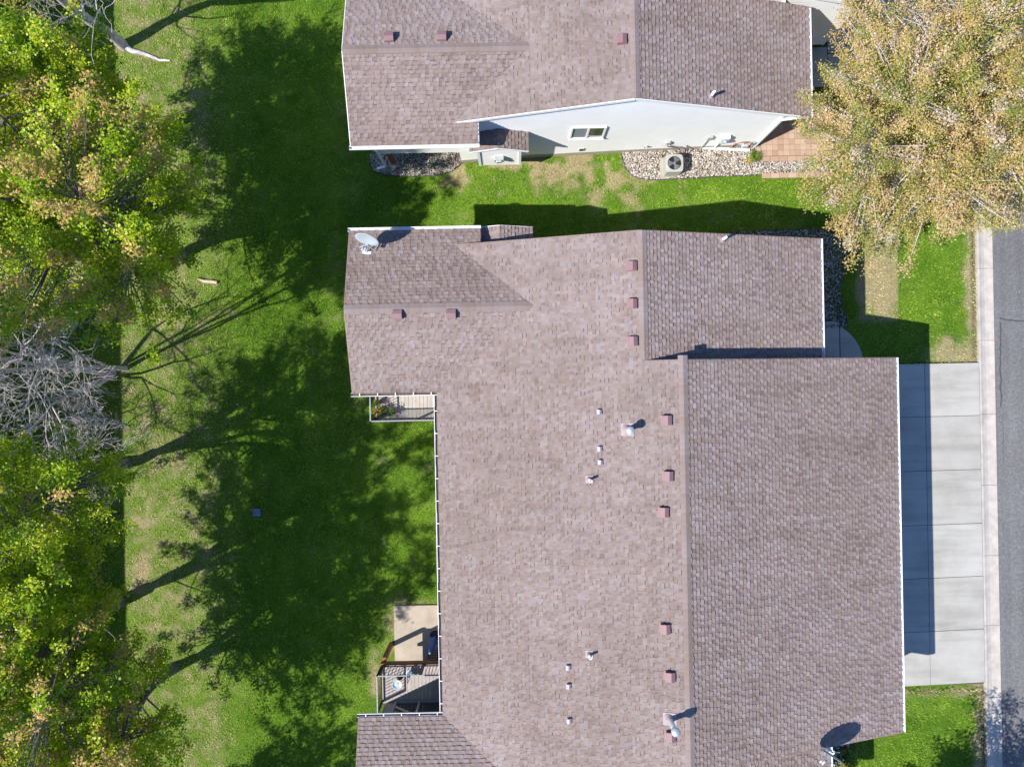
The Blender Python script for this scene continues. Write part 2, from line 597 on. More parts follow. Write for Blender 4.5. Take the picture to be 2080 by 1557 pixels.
idx = np.arange(nx * ny).reshape(ny, nx)
quads = np.stack([idx[:-1, :-1], idx[:-1, 1:], idx[1:, 1:], idx[1:, :-1]], -1).reshape(-1, 4)
ground = np_mesh('ground', np.stack([XX, YY, ZZ], -1).reshape(-1, 3), quads, {'dry': ('POINT', dry_map(XX, YY).ravel())}, M['lawn'], smooth=True)
tag(ground, 'green back and front lawns with dry tan patches', 'lawn', kind='structure')

# road, rolled kerb
mb = MB()
for i in range(44):
    y0 = -88 + 4 * i
    mb.quad((19.06, y0, -0.028), (27.0, y0, -0.028), (27.0, y0 + 4, -0.028), (19.06, y0 + 4, -0.028))
road = tag(mb.build('road', M['asphalt']), 'grey asphalt street along the kerb', 'road', kind='structure')


def sealant(pts, w):
    mb = MB()
    for (a, b_) in zip(pts[:-1], pts[1:]):
        a, b_ = Vector(a), Vector(b_)
        s = (b_ - a).normalized().cross(Vector((0, 0, 1))) * (w / 2)
        mb.quad(a - s, b_ - s * random.uniform(0.7, 1.2), b_ + s * random.uniform(0.7, 1.2), a + s)
    mb.build('crack_sealant', M['tar'], road)


sealant([at(2033 + random.uniform(-2, 2), 655 + i * 9, -0.023) for i in range(20)], 0.05)
sealant([at(2030 + i * 8, 652 - 7 * math.exp(-i / 2) + random.uniform(-1, 1), -0.022) for i in range(9)], 0.05)
sealant([at(2038 + random.uniform(-1.2, 1.2), 835 + i * 14, -0.023) for i in range(9)], 0.015)

kerb = empty('kerb', (18.75, -5, -0.03))
tag(kerb, 'pale rolled concrete kerb between driveway and street', 'kerb', kind='structure')
prof = [(18.44, 0.012), (18.50, 0.014), (18.60, -0.012), (18.72, -0.030), (18.86, -0.026), (19.06, -0.010), (19.065, -0.12), (18.44, -0.12)]
ky = [at(2000, y, 0).y for y in (396, 545, 691, 841, 985, 1128, 1270, 1416)]
dk = (ky[0] - ky[-1]) / 7
ky = sorted([ky[0] + dk * k for k in range(6, 0, -1)] + ky + [ky[-1] - dk * k for k in range(1, 7)])
for a, b_ in zip(ky[:-1], ky[1:]):
    mb = MB()
    mb.hexa([(x, a + 0.006, z) for x, z in prof], [(x, b_ - 0.006, z) for x, z in prof])
    mb.build('kerb_section', M['kerb'], kerb)
mb = MB()
mb.box(18.45, 19.05, ky[0], ky[-1], -0.13, -0.045)
mb.build('joint_filler', M['joint'], kerb)

# driveway slabs
def slabs(name, label, xs, ys, z, mat, th=0.1, gap=0.009, skew=0.0):
    e = empty(name, (xs[0], ys[0], z))
    tag(e, label, 'driveway', kind='structure')
    for i in range(len(xs) - 1):
        for j in range(len(ys) - 1):
            x0, x1, y0, y1 = xs[i] + gap, xs[i + 1] - gap, ys[j] + gap, ys[j + 1] - gap
            sk = lambda x, y: y + skew * (x - xs[0]) * (ys[-1] - y) / (ys[-1] - ys[0])
            bt = [(x0, sk(x0, y0), z - th), (x1, sk(x1, y0), z - th), (x1, sk(x1, y1), z - th), (x0, sk(x0, y1), z - th)]
            mb = MB()
            mb.hexa(bt, [(a, b_, z) for a, b_, _ in bt])
            mb.build('slab', mat, e, bevel=0.006)
    mb = MB()
    mb.box(xs[0] + 0.05, xs[-1] - 0.05, ys[0] + 0.12, ys[-1] - 0.05, z - th - 0.03, z - 0.02)
    mb.build('joint_filler', M['joint'], e)
    return e


dy = [at(1930, y, 0.01).y for y in (1396, 1286, 1177, 1068, 957, 846, 737)]
slabs('driveway', 'light concrete double driveway of twelve slabs before the second house', [12.95, 16.28, 18.43], dy, 0.012, M['concrete'], skew=0.035)
slabs('driveway', 'light concrete driveway behind the blossoming tree at the top right', [12.7, 15.5, 18.43], [12.75, 15, 17.2, 19.4, 21.6, 23.8], 0.012, M['concrete'])

# ------------------------------------------------------------------ houses
EX = 0.125             # plan exposure of one shingle course


def slope_tabs(MBs, single, mp, e, sgn, z_e, pitch, run, lo, hi, seed, toff=0.0):
    """courses of laminated tabs; single(i) may return a fresh MB for one tab"""
    r = random.Random(seed)
    ncs = int(math.ceil(run / EX))
    for c_ in range(ncs):
        t0, t1 = c_ * EX, min((c_ + 1) * EX, run)
        if t1 - t0 < 0.01:
            continue
        l0, h0, l1, h1 = lo(t0 + 1e-4), hi(t0 + 1e-4), lo(t1 - 1e-4), hi(t1 - 1e-4)
        a = min(l0, l1) - r.uniform(0, 0.25)
        end = max(h0, h1)
        thick = r.random() < 0.5
        run_t = r.random()
        while a < end:
            w = r.uniform(0.085, 0.155) if thick else r.uniform(0.08, 0.17)
            a2 = a + w
            p0, p1 = min(max(a, l0), h0), min(max(a2, l0), h0)
            q0, q1 = min(max(a, l1), h1), min(max(a2, l1), h1)
            if (p1 - p0) + (q1 - q0) > 0.02:
                th = (0.030 if thick else 0.013) + r.uniform(-0.002, 0.002)
                zt0, zt1 = z_e + pitch * t0, z_e + pitch * t1
                v0, v1 = e + sgn * (t0 - (0.012 if c_ == 0 else 0.004)), e + sgn * t1
                run_t = 0.25 * run_t + 0.75 * r.random()
                tn = min(1, max(0.13, 0.54 + 0.5 * (run_t - 0.5) + (0.09 if thick else -0.07) + r.uniform(-0.12, 0.12) + toff))
                mb = single() if single else MBs
                mb.tone = tn
                A, B = mp(v0, p0), mp(v0, p1)
                C, D = mp(v1, q1), mp(v1, q0)
                n = len(mb.v)
                mb.v += [(*A, zt0 + th), (*B, zt0 + th), (*C, zt1 + 0.004), (*D, zt1 + 0.004),
                         (*A, zt0 - 0.004), (*B, zt0 - 0.004), (*C, zt1 - 0.004), (*D, zt1 - 0.004)]
                if thick or r.random() < 0.5:
                    mb.f += [(n, n + 1, n + 2, n + 3), (n + 4, n + 5, n + 1, n), (n + 4, n, n + 3, n + 7), (n + 5, n + 6, n + 2, n + 1)]
                    mb.t += [tn] * 4
                else:                 # printed dark band below the next course
                    k = r.uniform(0.70, 0.80)
                    zk = (zt0 + th) * (1 - k) + (zt1 + 0.004) * k
                    mb.v += [(A[0] * (1 - k) + D[0] * k, A[1] * (1 - k) + D[1] * k, zk), (B[0] * (1 - k) + C[0] * k, B[1] * (1 - k) + C[1] * k, zk)]
                    mb.f += [(n, n + 1, n + 9, n + 8), (n + 8, n + 9, n + 2, n + 3), (n + 4, n + 5, n + 1, n), (n + 4, n, n + 8, n + 3, n + 7), (n + 5, n + 6, n + 2, n + 9, n + 1)]
                    mb.t += [tn, r.uniform(0.03, 0.12), tn, tn, tn]
            a = a2
            thick = not thick
            if r.random() < 0.07:
                thick = not thick


def gutter(house, p0, p1, out, mat, step=0.62, phase=0.3, hang=True, shade_strip=False):
    p0, p1 = Vector(p0), Vector(p1)
    o = Vector((out[0], out[1], 0))
    prof = [(0.0, 0.0), (0.0, -0.115), (0.085, -0.115), (0.125, -0.06), (0.125, 0.004), (0.108, 0.004), (0.108, -0.055), (0.078, -0.10), (0.012, -0.10), (0.012, 0.0)]
    mb = MB()
    n = len(prof)
    base = len(mb.v)
    for p in (p0, p1):
        for a, z in prof:
            mb.v.append(tuple(p + o * a + Vector((0, 0, z))))
    for i in range(n):
        j = (i + 1) % n
        mb.f.append((base + i, base + j, base + n + j, base + n + i))
        mb.t.append(0.5)
    d = (p1 - p0).normalized()
    for p, s in ((p0, -1), (p1, 1)):
        q = p + d * s * 0.004
        mb.quad(q, q + o * 0.125, q + o * 0.125 + Vector((0, 0, -0.06)), q + o * 0.085 + Vector((0, 0, -0.115)), q + Vector((0, 0, -0.115)))
    g = mb.build('gutter', mat, house)
    if shade_strip:
        mb = MB()  # added dark strip: the gutter's shaded inside is put into its colour
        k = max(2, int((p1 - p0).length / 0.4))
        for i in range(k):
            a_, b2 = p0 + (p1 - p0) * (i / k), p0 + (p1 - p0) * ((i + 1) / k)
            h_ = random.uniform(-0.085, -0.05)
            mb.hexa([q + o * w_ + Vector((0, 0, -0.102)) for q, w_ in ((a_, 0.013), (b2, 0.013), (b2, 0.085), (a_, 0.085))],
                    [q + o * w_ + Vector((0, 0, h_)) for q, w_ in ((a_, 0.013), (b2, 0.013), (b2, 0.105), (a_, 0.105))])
        mb.build('gutter_shade', M['shade_strip'], g)
    if hang:
        L = (p1 - p0).length
        t = phase
        proto = None
        while t < L:
            q = p0 + d * t
            mb = MB()
            mb.bar(q + o * 0.004 + Vector((0, 0, 0.002)), q + o * 0.12 + Vector((0, 0, 0.008)), 0.028, 0.006)
            mb.build('gutter_hanger', mat, g)
            t += step
    return g


def siding_wall(house, x0, y0, x1, y1, zbot, ztop, mat, out, name='wall', lap=0.15):
    """lapped boards between two plan points; zbot, ztop give the wall's lower and upper edge along it"""
    p0, p1 = Vector((x0, y0)), Vector((x1, y1))
    L = (p1 - p0).length
    d = (p1 - p0) / L
    o = Vector(out)
    S = np.linspace(0, L, 161)
    zb = np.array([zbot(p0.x + d.x * s, p0.y + d.y * s) for s in S])
    ztp = np.array([ztop(p0.x + d.x * s, p0.y + d.y * s) for s in S])
    mb = MB()
    # backing
    for i in range(160):
        a, b_ = p0 + d * S[i] - o * 0.02, p0 + d * S[i + 1] - o * 0.02
        if ztp[i] > zb[i] or ztp[i + 1] > zb[i + 1]:
            mb.quad((*a, zb[i]), (*b_, zb[i + 1]), (*b_, ztp[i + 1]), (*a, ztp[i]))
    z = zb.min()
    while z < ztp.max():
        okl = (ztp > z + 0.01) & (zb < z + lap)
        oku = (ztp > z + lap) & (zb < z + lap)
        if okl.any():
            s0, s1 = S[okl][0], S[okl][-1]
            u0, u1 = (S[oku][0], S[oku][-1]) if oku.any() else ((s0 + s1) / 2 - 0.02, (s0 + s1) / 2 + 0.02)
            A, B = p0 + d * s0, p0 + d * s1
            C, D = p0 + d * u1, p0 + d * u0
            w = o * 0.024
            mb.quad((*(A + w), z), (*(B + w), z), (*(C + o * 0.001), z + lap), (*(D + o * 0.001), z + lap))
            mb.quad((*A, z), (*B, z), (*(B + w), z), (*(A + w), z))
        z += lap
    return mb.build(name, mat, house)


def found_strip(house, x0, y0, x1, y1, out, top, mat):
    mb = MB()
    n = 24
    o = Vector((*out, 0)) * 0.03
    for i in range(n):
        a = Vector((x0 + (x1 - x0) * i / n, y0 + (y1 - y0) * i / n, 0))
        b_ = Vector((x0 + (x1 - x0) * (i + 1) / n, y0 + (y1 - y0) * (i + 1) / n, 0))
        za, zb = zg(a.x) - 0.15, zg(b_.x) - 0.15
        ta, tb = max(top(a.x), za + 0.1), max(top(b_.x), zb + 0.1)
        mb.hexa([(a.x - o.x, a.y - o.y, za), (b_.x - o.x, b_.y - o.y, zb), (b_.x + o.x, b_.y + o.y, zb), (a.x + o.x, a.y + o.y, za)],
                [(a.x - o.x, a.y - o.y, ta), (b_.x - o.x, b_.y - o.y, tb), (b_.x + o.x, b_.y + o.y, tb), (a.x + o.x, a.y + o.y, ta)])
    mb.build('foundation', mat, house)


cap_meshes = []
for k in range(10):
    mb = MB()
    mb.tone = 0.34 + 0.05 * k
    w, l, t = 0.15, 0.31, 0.016
    for s in (-1, 1):                 # along +Y, ridge at origin, wings fall at pitch .3
        mb.hexa([(0, 0, 0.0), (s * w, 0, -0.3 * w), (s * w, l, -0.3 * w - 0.006), (0, l, -0.006)],
                [(0, 0, t + 0.006), (s * w, 0, t - 0.3 * w + 0.003), (s * w, l, 0.010 - 0.3 * w - 0.006), (0, l, 0.012 - 0.006)])
    me = mb.mesh('ridge_cap')
    me.materials.append(M['shingle'])
    cap_meshes.append(me)


def ridge_caps(roof, p0, p1, ex=0.2):
    p0, p1 = Vector(p0), Vector(p1)
    d = (p1 - p0).normalized()
    L = (p1 - p0).length
    rz = math.atan2(d.y, d.x) - math.pi / 2
    t = 0.0
    k = random.random() * 9
    while t < L - 0.1:
        k = 0.5 * k + 0.5 * random.uniform(0, 9.9)
        o = bpy.data.objects.new('ridge_cap', cap_meshes[int(min(9, max(0, k)))])
        o.location = p0 + d * t + Vector((0, 0, 0.012)) - roof.parent.location
        o.rotation_euler = (0, 0, rz)
        link(o, roof)
        t += ex


def build_house(name, label, P, wall_mat, single_wing=None):
    """P: plan numbers. y is measured from the party wall, mirrored north and south."""
    H = empty(name, (4.0, P['yc'], zg(4.0)))
    tag(H, label, 'house', 'twin houses with shingle roofs')
    yc, xw, xr, xe, xn, xne, xg = (P[k] for k in ('yc', 'xw', 'xr', 'xe', 'xn', 'xne', 'xg'))
    ym, yn, yw, hw = P['ym'], P['yn'], P['yw'], P['hw']
    ze, p, pw = 3.4, 0.3, 0.36
    zr = ze + p * (xr - xw)
    zn = ze + p * (xn - xw)
    zw = ze + pw * hw
    xa = xw + pw * hw / p
    kx = pw / p
    zE = zr - p * (xe - xr)
    zNE = zn - p * (xne - xn)
    W = lambda x, y=0: ze + p * (x - xw)
    E = lambda x, y=0: zr - p * (x - xr)
    NE = lambda x, y=0: zn - p * (x - xn)
    WG = lambda x, y: zw - pw * abs(abs(y - yc) - yw)
    xv_n = xa - (yn - yw) * kx
    # --- roof boards under the shingles
    mb = MB()

    def slab(pts, f, th=0.11):
        top = [(x, yc + y, f(x, yc + y) - 0.006) for x, y in pts]
        mb.hexa([(x, y, z - th) for x, y, z in top], top)
    slab([(xw, -(yw - hw)), (xr, -(yw - hw)), (xr, yw - hw), (xw, yw - hw)], W)
    slab([(xr, -ym), (xe, -ym), (xe, ym), (xr, ym)], E)
    for s in (1, -1):
        y_ = lambda *q: [(x, s * y) for x, y in q]
        slab(y_((xw, yw - hw + 0.002), (xr, yw - hw + 0.002), (xr, ym), (xa - (yw - ym) * kx, ym)), W)
        slab(y_((xa - (yw - ym) * kx, ym + 0.001), (xn, ym + 0.001), (xn, yn), (xv_n, yn), (xa, yw)), W)
        slab(y_((xn, ym + 0.001), (xne, ym + 0.001), (xne, yn), (xn, yn)), NE)
        slab(y_((xg, yw - hw), (xw, yw - hw), (xa, yw), (xg, yw)), WG, 0.10)
        slab(y_((xg, yw + 0.001), (xa, yw + 0.001), (xv_n, yn), (-1.0, yn), (-1.0, yw + hw), (xg, yw + hw)), WG, 0.10)
    roof = mb.build('roof', M['underlay'], H)
    # --- shingles
    sh = MB()
    mv = lambda v, a: (v, yc + a)
    fhalf = lambda t: yw - hw + t / kx
    slope_tabs(sh, None, mv, xw, 1, ze, p, xa - xw, lambda t: -fhalf(t), fhalf, P['seed'] + 1)
    slope_tabs(sh, None, mv, xa, 1, W(xa), p, xn - xa, lambda t: -yn, lambda t: yn, P['seed'] + 21)
    slope_tabs(sh, None, mv, xn, 1, zn, p, xr - xn, lambda t: -ym, lambda t: ym, P['seed'] + 22)
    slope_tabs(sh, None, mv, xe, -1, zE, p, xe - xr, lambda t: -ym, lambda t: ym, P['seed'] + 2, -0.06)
    for s in (1, -1):
        ms = lambda v, a: (v, yc + s * a)
        slope_tabs(sh, None, ms, xw, 1, ze, p, xa - xw, lambda t: min(yn, yw + (xa - xw - t) / kx), lambda t: yn, P['seed'] + 3 + s)
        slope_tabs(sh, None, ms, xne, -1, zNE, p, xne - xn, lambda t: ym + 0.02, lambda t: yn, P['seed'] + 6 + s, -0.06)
        mw = lambda v, a: (a, yc + s * v)
        # inner and outer slope of the west wing
        single = None
        if single_wing == s:
            store = []

            def single():
                q = MB()
                store.append(q)
                return q
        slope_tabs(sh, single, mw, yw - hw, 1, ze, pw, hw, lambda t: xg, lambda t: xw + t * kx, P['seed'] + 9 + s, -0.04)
        if single:
            # the largest-looking shingles are pieces of their own
            store.sort(key=lambda q: abs(q.v[0][1] + 12.2) + 0.15 * abs(q.v[0][0] + 4))
            for q in store[:300]:
                q.build('shingle', M['shingle'], roof)
            for q in store[300:]:
                n = len(sh.v)
                sh.v += q.v
                sh.f += [tuple(i + n for i in f_) for f_ in q.f]
                sh.t += q.t
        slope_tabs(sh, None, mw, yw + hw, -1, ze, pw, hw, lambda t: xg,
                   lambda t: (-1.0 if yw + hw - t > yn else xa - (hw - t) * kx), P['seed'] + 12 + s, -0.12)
    o = sh.build('shingles', M['shingle'], roof)
    o['kind'] = 'stuff'
    # --- ridge caps
    ridge_caps(roof, (xr, yc - ym, zr), (xr, yc + ym, zr))
    for s in (1, -1):
        ridge_caps(roof, (xn, yc + s * yn, zn), (xn, yc + s * (ym + 0.1), zn))
        ridge_caps(roof, (xg, yc + s * yw, zw), (xa - 0.1, yc + s * yw, zw))
    # --- white edge boards
    def board(p0, p1, h=0.16, t=0.022):
        mb = MB()
        mb.bar(Vector(p0) - Vector((0, 0, h / 2 + 0.004)), Vector(p1) - Vector((0, 0, h / 2 + 0.004)), t, h)
        mb.build('rake_board', M[P['trim']], H)
    for s in (1, -1):
        yy = yc + s * (ym + 0.012)
        board((xr, yy, zr), (xe, yy, zE))
        board((xn, yy, W(xn)), (xr, yy, zr))
        yy = yc + s * (yn + 0.012)
        board((xn, yy, zn), (xne, yy, zNE))
        board((xv_n, yy, W(xv_n)), (xn, yy, zn))
        for q in (-1, 1):
            board((xg - 0.012, yc + s * yw, zw), (xg - 0.012, yc + s * (yw + q * hw), ze))
        board((-1.0 + 0.012, yc + s * (yw + hw), ze), (-1.0 + 0.012, yc + s * yn, WG(-1.0, yc + s * yn)))
    # --- gutters
    G = M['white']
    zt = -0.02
    gutter(H, (xw, yc - (yw - hw) + 0.13, ze + zt), (xw, yc + (yw - hw) - 0.13, ze + zt), (-1, 0), G, 0.78, shade_strip=True)
    gutter(H, (xe, yc - ym - 0.01, zE + zt), (xe, yc + ym + 0.01, zE + zt), (1, 0), G, 0.66)
    for s in (1, -1):
        gutter(H, (xne, yc + s * (ym + 0.05), zNE + zt), (xne, yc + s * (yn + 0.01), zNE + zt), (1, 0), G, 0.7)
        gutter(H, (xg - 0.06, yc + s * (yw - hw), ze + zt), (xw - 0.005, yc + s * (yw - hw), ze + zt), (0, -s), G, 0.62, shade_strip=True)
        gutter(H, (xg - 0.06, yc + s * (yw + hw), ze + zt), (-0.98, yc + s * (yw + hw), ze + zt), (0, s), G, 0.55)
    # --- walls
    xwall, xE, xNEw = xw + 0.6, xe - 0.45, P['xcorner']
    ymw, ynw = ym - 0.22, yn - 0.19
    wi, wo = yw - P['wall_in'], yw + P['wall_out']
    xgw = xg + 0.32
    fl = 0.12                                     # floor level
    gnd = lambda x, y=0: zg(x) + 0.18
    roofz = lambda x, y: min(W(x), NE(x)) - 0.10
    roofm = lambda x, y: min(W(x), E(x)) - 0.10
    wallb = lambda x, y=0: zg(x) + 0.28
    for s in (1, -1):
        Y = lambda v: yc + s * v
        siding_wall(H, max(xwall, -1.9), Y(ynw), xNEw, Y(ynw), wallb, roofz, wall_mat, (0, s))
        found_strip(H, max(xwall, -1.9), Y(ynw), xNEw, Y(ynw), (0, s), lambda x: zg(x) + 0.3, M['found'])
        siding_wall(H, xNEw, Y(ynw), xNEw, Y(ymw), wallb, lambda x, y: NE(xNEw) - 0.1, wall_mat, (1, 0))
        siding_wall(H, xn + 0.2, Y(ymw), xE, Y(ymw), wallb, roofm, wall_mat, (0, s))
        # raised west wing on posts
        siding_wall(H, xgw, Y(wo), -1.9, Y(wo), lambda x, y: fl - 0.3, lambda x, y: WG(x, Y(wo)) - 0.1, wall_mat, (0, s))
        siding_wall(H, xgw, Y(wi), xwall, Y(wi), lambda x, y: fl - 0.3, lambda x, y: WG(x, Y(wi)) - 0.1, wall_mat, (0, -s))
        siding_wall(H, xgw, Y(wi), xgw, Y(wo), lambda x, y: fl - 0.3, lambda x, y: WG(x, y) - 0.1, wall_mat, (-1, 0))
        mb = MB()
        a, b_ = sorted((Y(wi), Y(wo)))
        mb.box(xgw + 0.02, -1.9, a + 0.02, b_ - 0.02, fl - 0.32, fl - 0.1)
        mb.build('floor', M['stain'], H)
        mb = MB()
        mb.box(-1.95, -1.8, a - 0.0, b_ + 0.0, zg(-2) - 0.1, fl - 0.1)
        mb.build('foundation', M['found'], H)
        # soffit strips
        mb = MB()
        lo_, hi_ = sorted((Y(wo - 0.0), Y(yw + hw - 0.01)))
        mb.box(xg + 0.02, -1.02, lo_, hi_, ze - 0.16, ze - 0.145)
        lo_, hi_ = sorted((Y(yw - hw + 0.01), Y(wi)))
        mb.box(xg + 0.02, xw - 0.02, lo_, hi_, ze - 0.16, ze - 0.145)
        mb.build('soffit', M['white'], H)
        for vy in (wo - 0.1, wi + 0.1):
            mb = MB()
            mb.box(xgw + 0.25, xgw + 0.42, Y(vy) - 0.08, Y(vy) + 0.08, zg(xgw) - 0.1, fl - 0.32)
            q = mb.build('post', M['stain'], H, bevel=0.006)
            mb = MB()
            mb.lathe((xgw + 0.335, Y(vy), zg(xgw) - 0.1), [(0.24, 0), (0.24, 0.17), (0.20, 0.21), (0.0, 0.21)], 18)
            mb.build('footing', M['found'], H)
        # downspout at the wing's outer corner
        mb = MB()
        c0 = Vector((xg + 0.15, Y(yw + hw + 0.06), ze - 0.12))
        c1 = Vector((xgw + 0.02, Y(wo + 0.09), ze - 0.55))
        c2 = Vector((xgw + 0.02, Y(wo + 0.09), zg(xgw) + 0.25))
        c3 = Vector((xgw - 0.35, Y(wo + 0.13), zg(xgw) + 0.06))
        for a_, b2 in ((c0, c1), (c1, c2), (c2, c3)):
            mb.bar(a_, b2, 0.085, 0.065)
        mb.build('downspout', G, H)
    siding_wall(H, xwall, yc - wi, xwall, yc + wi, lambda x, y: zg(xwall) + 0.2, lambda x, y: W(xwall) - 0.12, wall_mat, (-1, 0))
    found_strip(H, xwall, yc - wi, xwall + 0.001, yc + wi, (-1, 0), lambda x: zg(x) + 0.25, M['found'])
    siding_wall(H, xE, yc - ymw, xE, yc + ymw, lambda x, y: 0.1, lambda x, y: E(xE) - 0.1, wall_mat, (1, 0))
    for yd in (-3.1, 3.1):                        # garage doors, under the eave
        dr = MB().box(xE + 0.02, xE + 0.06, yc + yd - 2.45, yc + yd + 2.45, 0.02, 2.25).build('garage_door', M['white'], H)
        for i in range(4):
            MB().box(xE + 0.06, xE + 0.075, yc + yd - 2.4, yc + yd + 2.4, 0.06 + 0.55 * i, 0.54 + 0.55 * i).build('door_panel', M['white'], dr)
    return H, roof, dict(W=W, E=E, NE=NE, WG=WG, xwall=xwall, wo=wo, wi=wi, ynw=ynw, ymw=ymw, xE=xE)


PB = dict(yc=-5.85, xw=-2.6, xr=5.36, xe=13.28, xn=4.22, xne=10.70, xg=-5.53, ym=6.48, yn=10.63, yw=8.42, hw=2.8, wall_in=1.78, wall_out=1.9, xcorner=10.0, seed=100, trim='brown_trim')
PA = dict(yc=19.65, xw=-2.6, xr=5.2, xe=12.9, xn=4.12, xne=10.44, xg=-5.43, ym=6.85, yn=10.66, yw=8.47, hw=2.85, wall_in=1.9, wall_out=1.95, xcorner=9.65, seed=500, trim='white')
HB, roofB, FB = build_house('house', 'long brown shingled house in the middle of the picture with two rear decks', PB, M['siding_tan'], single_wing=-1)
HA, roofA, FA = build_house('house', 'brown shingled house at the top showing its white gable wall', PA, M['siding'])


# chimney bump-outs with small gable roofs
def chase(H, P, F, s, x0, x1, yo, mat, hood=False, top=2.2):
    """s: side; yo: plan y of the roof's outer edge"""
    yc = P['yc']
    yin = yc + s * F['ynw']
    yout = yo - s * 0.14
    zb, ze_, zr_ = 0.15, top, top + 0.28
    xm = (x0 + x1) / 2
    lo_, hi_ = sorted((yin, yout))
    b = MB().box(x0, x1, lo_, hi_, zb, ze_ - 0.04)
    b.quad((x0, yout - s * 0.001, ze_ - 0.05), (x1, yout - s * 0.001, ze_ - 0.05), (xm, yout - s * 0.001, zr_ - 0.04))
    ch = b.build('chimney_chase', mat, H)
    siding_wall(H, x0, yout, x1, yout, lambda x, y: zb, lambda x, y: ze_ - 0.02 + (zr_ - ze_) * (1 - abs(x - xm) / (x1 - xm)) - 0.04, mat, (0, s), 'chase_siding')
    for xx in (x0, x1):
        c = MB()
        c.box(xx - 0.05, xx + 0.05, yout - 0.05, yout + 0.05, zb - 0.01, ze_ - 0.03)
        c.build('corner_board', M['white'], ch)
    r = MB()
    ov = 0.3
    rx0, rx1 = x0 - ov, x1 + ov
    pt = (zr_ - ze_) / (xm - x0)
    for sg, e in ((1, rx0), (-1, rx1)):
        zz = ze_ - pt * ov
        pts = [(e, yin, zz), (xm, yin, zr_), (xm, yo, zr_), (e, yo, zz)]
        r.hexa([(a, b_, c_ - 0.08) for a, b_, c_ in pts], pts)
    rf = r.build('chase_roof', M['underlay'], H)
    t = MB()
    lo_, hi_ = sorted((yin, yo))
    for sg, e in ((1, rx0), (-1, rx1)):
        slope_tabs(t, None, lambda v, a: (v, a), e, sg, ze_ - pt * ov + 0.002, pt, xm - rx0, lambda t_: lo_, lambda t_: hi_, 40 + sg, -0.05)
    t.build('shingles', M['shingle'], rf)['kind'] = 'stuff'
    k = MB()
    k.bar((rx0, yo + s * 0.012, ze_ - pt * ov - 0.05), (xm, yo + s * 0.012, zr_ - 0.05), 0.02, 0.1)
    k.bar((xm, yo + s * 0.012, zr_ - 0.05), (rx1, yo + s * 0.012, ze_ - pt * ov - 0.05), 0.02, 0.1)
    k.build('rake_board', M['white'], rf)
    if hood:
        h = MB().box(xm - 0.2, xm + 0.16, *sorted((yout, yout + s * 0.18)), 0.95, 1.25)
        h.box(xm - 0.12, xm + 0.08, *sorted((yout + s * 0.18, yout + s * 0.24)), 1.0, 1.2)
        h.build('vent_hood', M['galv'], ch, bevel=0.02)


chase(HA, PA, FA, -1, -1.08, 0.46, 8.46, M['siding'], True)
chase(HB, PB, FB, 1, -1.15, 0.52, 5.50, M['siding_tan'], top=3.0)

# roof vents, pipes and flues --------------------------------------------------
VENT_PROTO = {}


def vent_parts(size, mat, key):
    if key in VENT_PROTO:
        return VENT_PROTO[key]
    w, h = size
    b = MB().box(-w * 0.64, w * 0.54, -w * 0.54, w * 0.54, 0.0, 0.02)
    hood = MB()                       # slanted back on the uphill (+x) side, open to the sides
    pr = [(-w / 2, 0.03), (-w / 2, h * 0.92), (-w * 0.42, h), (w * 0.12, h), (w / 2, h * 0.45), (w / 2, 0.03)]
    hood.hexa([(x, -w / 2, z) for x, z in pr], [(x, w / 2, z) for x, z in pr])
    lou = MB().box(-w * 0.4, w * 0.4, w / 2 + 0.001, w / 2 + 0.004, 0.035, h * 0.5)
    ms = []
    for nm, q, mt in (('vent_base', b, mat), ('vent_hood', hood, mat), ('louvre', lou, M['dark'])):
        me = q.mesh(nm)
        me.materials.append(mt)
        ms.append((nm, me))
    VENT_PROTO[key] = ms
    return ms


def put(H, name, p, ups, pitch, ms):
    """seat a thing's mesh set on the slope; ups: heading of the uphill side"""
    e = bpy.data.objects.new(name, None)
    e.location = Vector(p) - H.location
    e.rotation_euler = (Matrix.Rotation(ups + random.uniform(-0.035, 0.035), 3, 'Z') @ Matrix.Rotation(-math.atan(pitch), 3, 'Y')).to_euler()
    link(e, H)
    for nm, me in ms:
        o = bpy.data.objects.new(nm, me)
        link(o, e)
    return e


big = vent_parts((0.30, 0.16), M['vent'], 'big')
small = vent_parts((0.145, 0.12), M['pvent'], 'small')
for px, py in ((1284, 541), (1285, 617), (1286, 693), (1355, 853), (1358, 966), (1349, 1039), (1352, 1275), (1362, 1372), (1363, 1493)):
    put(HB, 'roof_vent', on(px, py, FB['W']) + Vector((0, 0, 0.018)), 0.0, 0.3, big)
for px, py in ((808, 637), (917, 636)):
    put(HB, 'roof_vent', on(px, py, FB['WG']) + Vector((0, 0, 0.018)), math.pi / 2, 0.36, big)
put(HA, 'roof_vent', on(1264, 82, FA['W']) + Vector((0, 0, 0.018)), 0.0, 0.3, big)
for px, py in ((791, 79), (898, 77)):
    put(HA, 'roof_vent', on(px, py, FA['WG']) + Vector((0, 0, 0.018)), -math.pi / 2, 0.36, big)
for px, py in ((1218, 836), (1219, 911), (1220, 938), (1155, 1353), (1156, 1391), (1157, 1461)):
    put(HB, 'exhaust_vent', on(px, py, FB['W']) + Vector((0, 0, 0.018)), 0.0, 0.3, small)


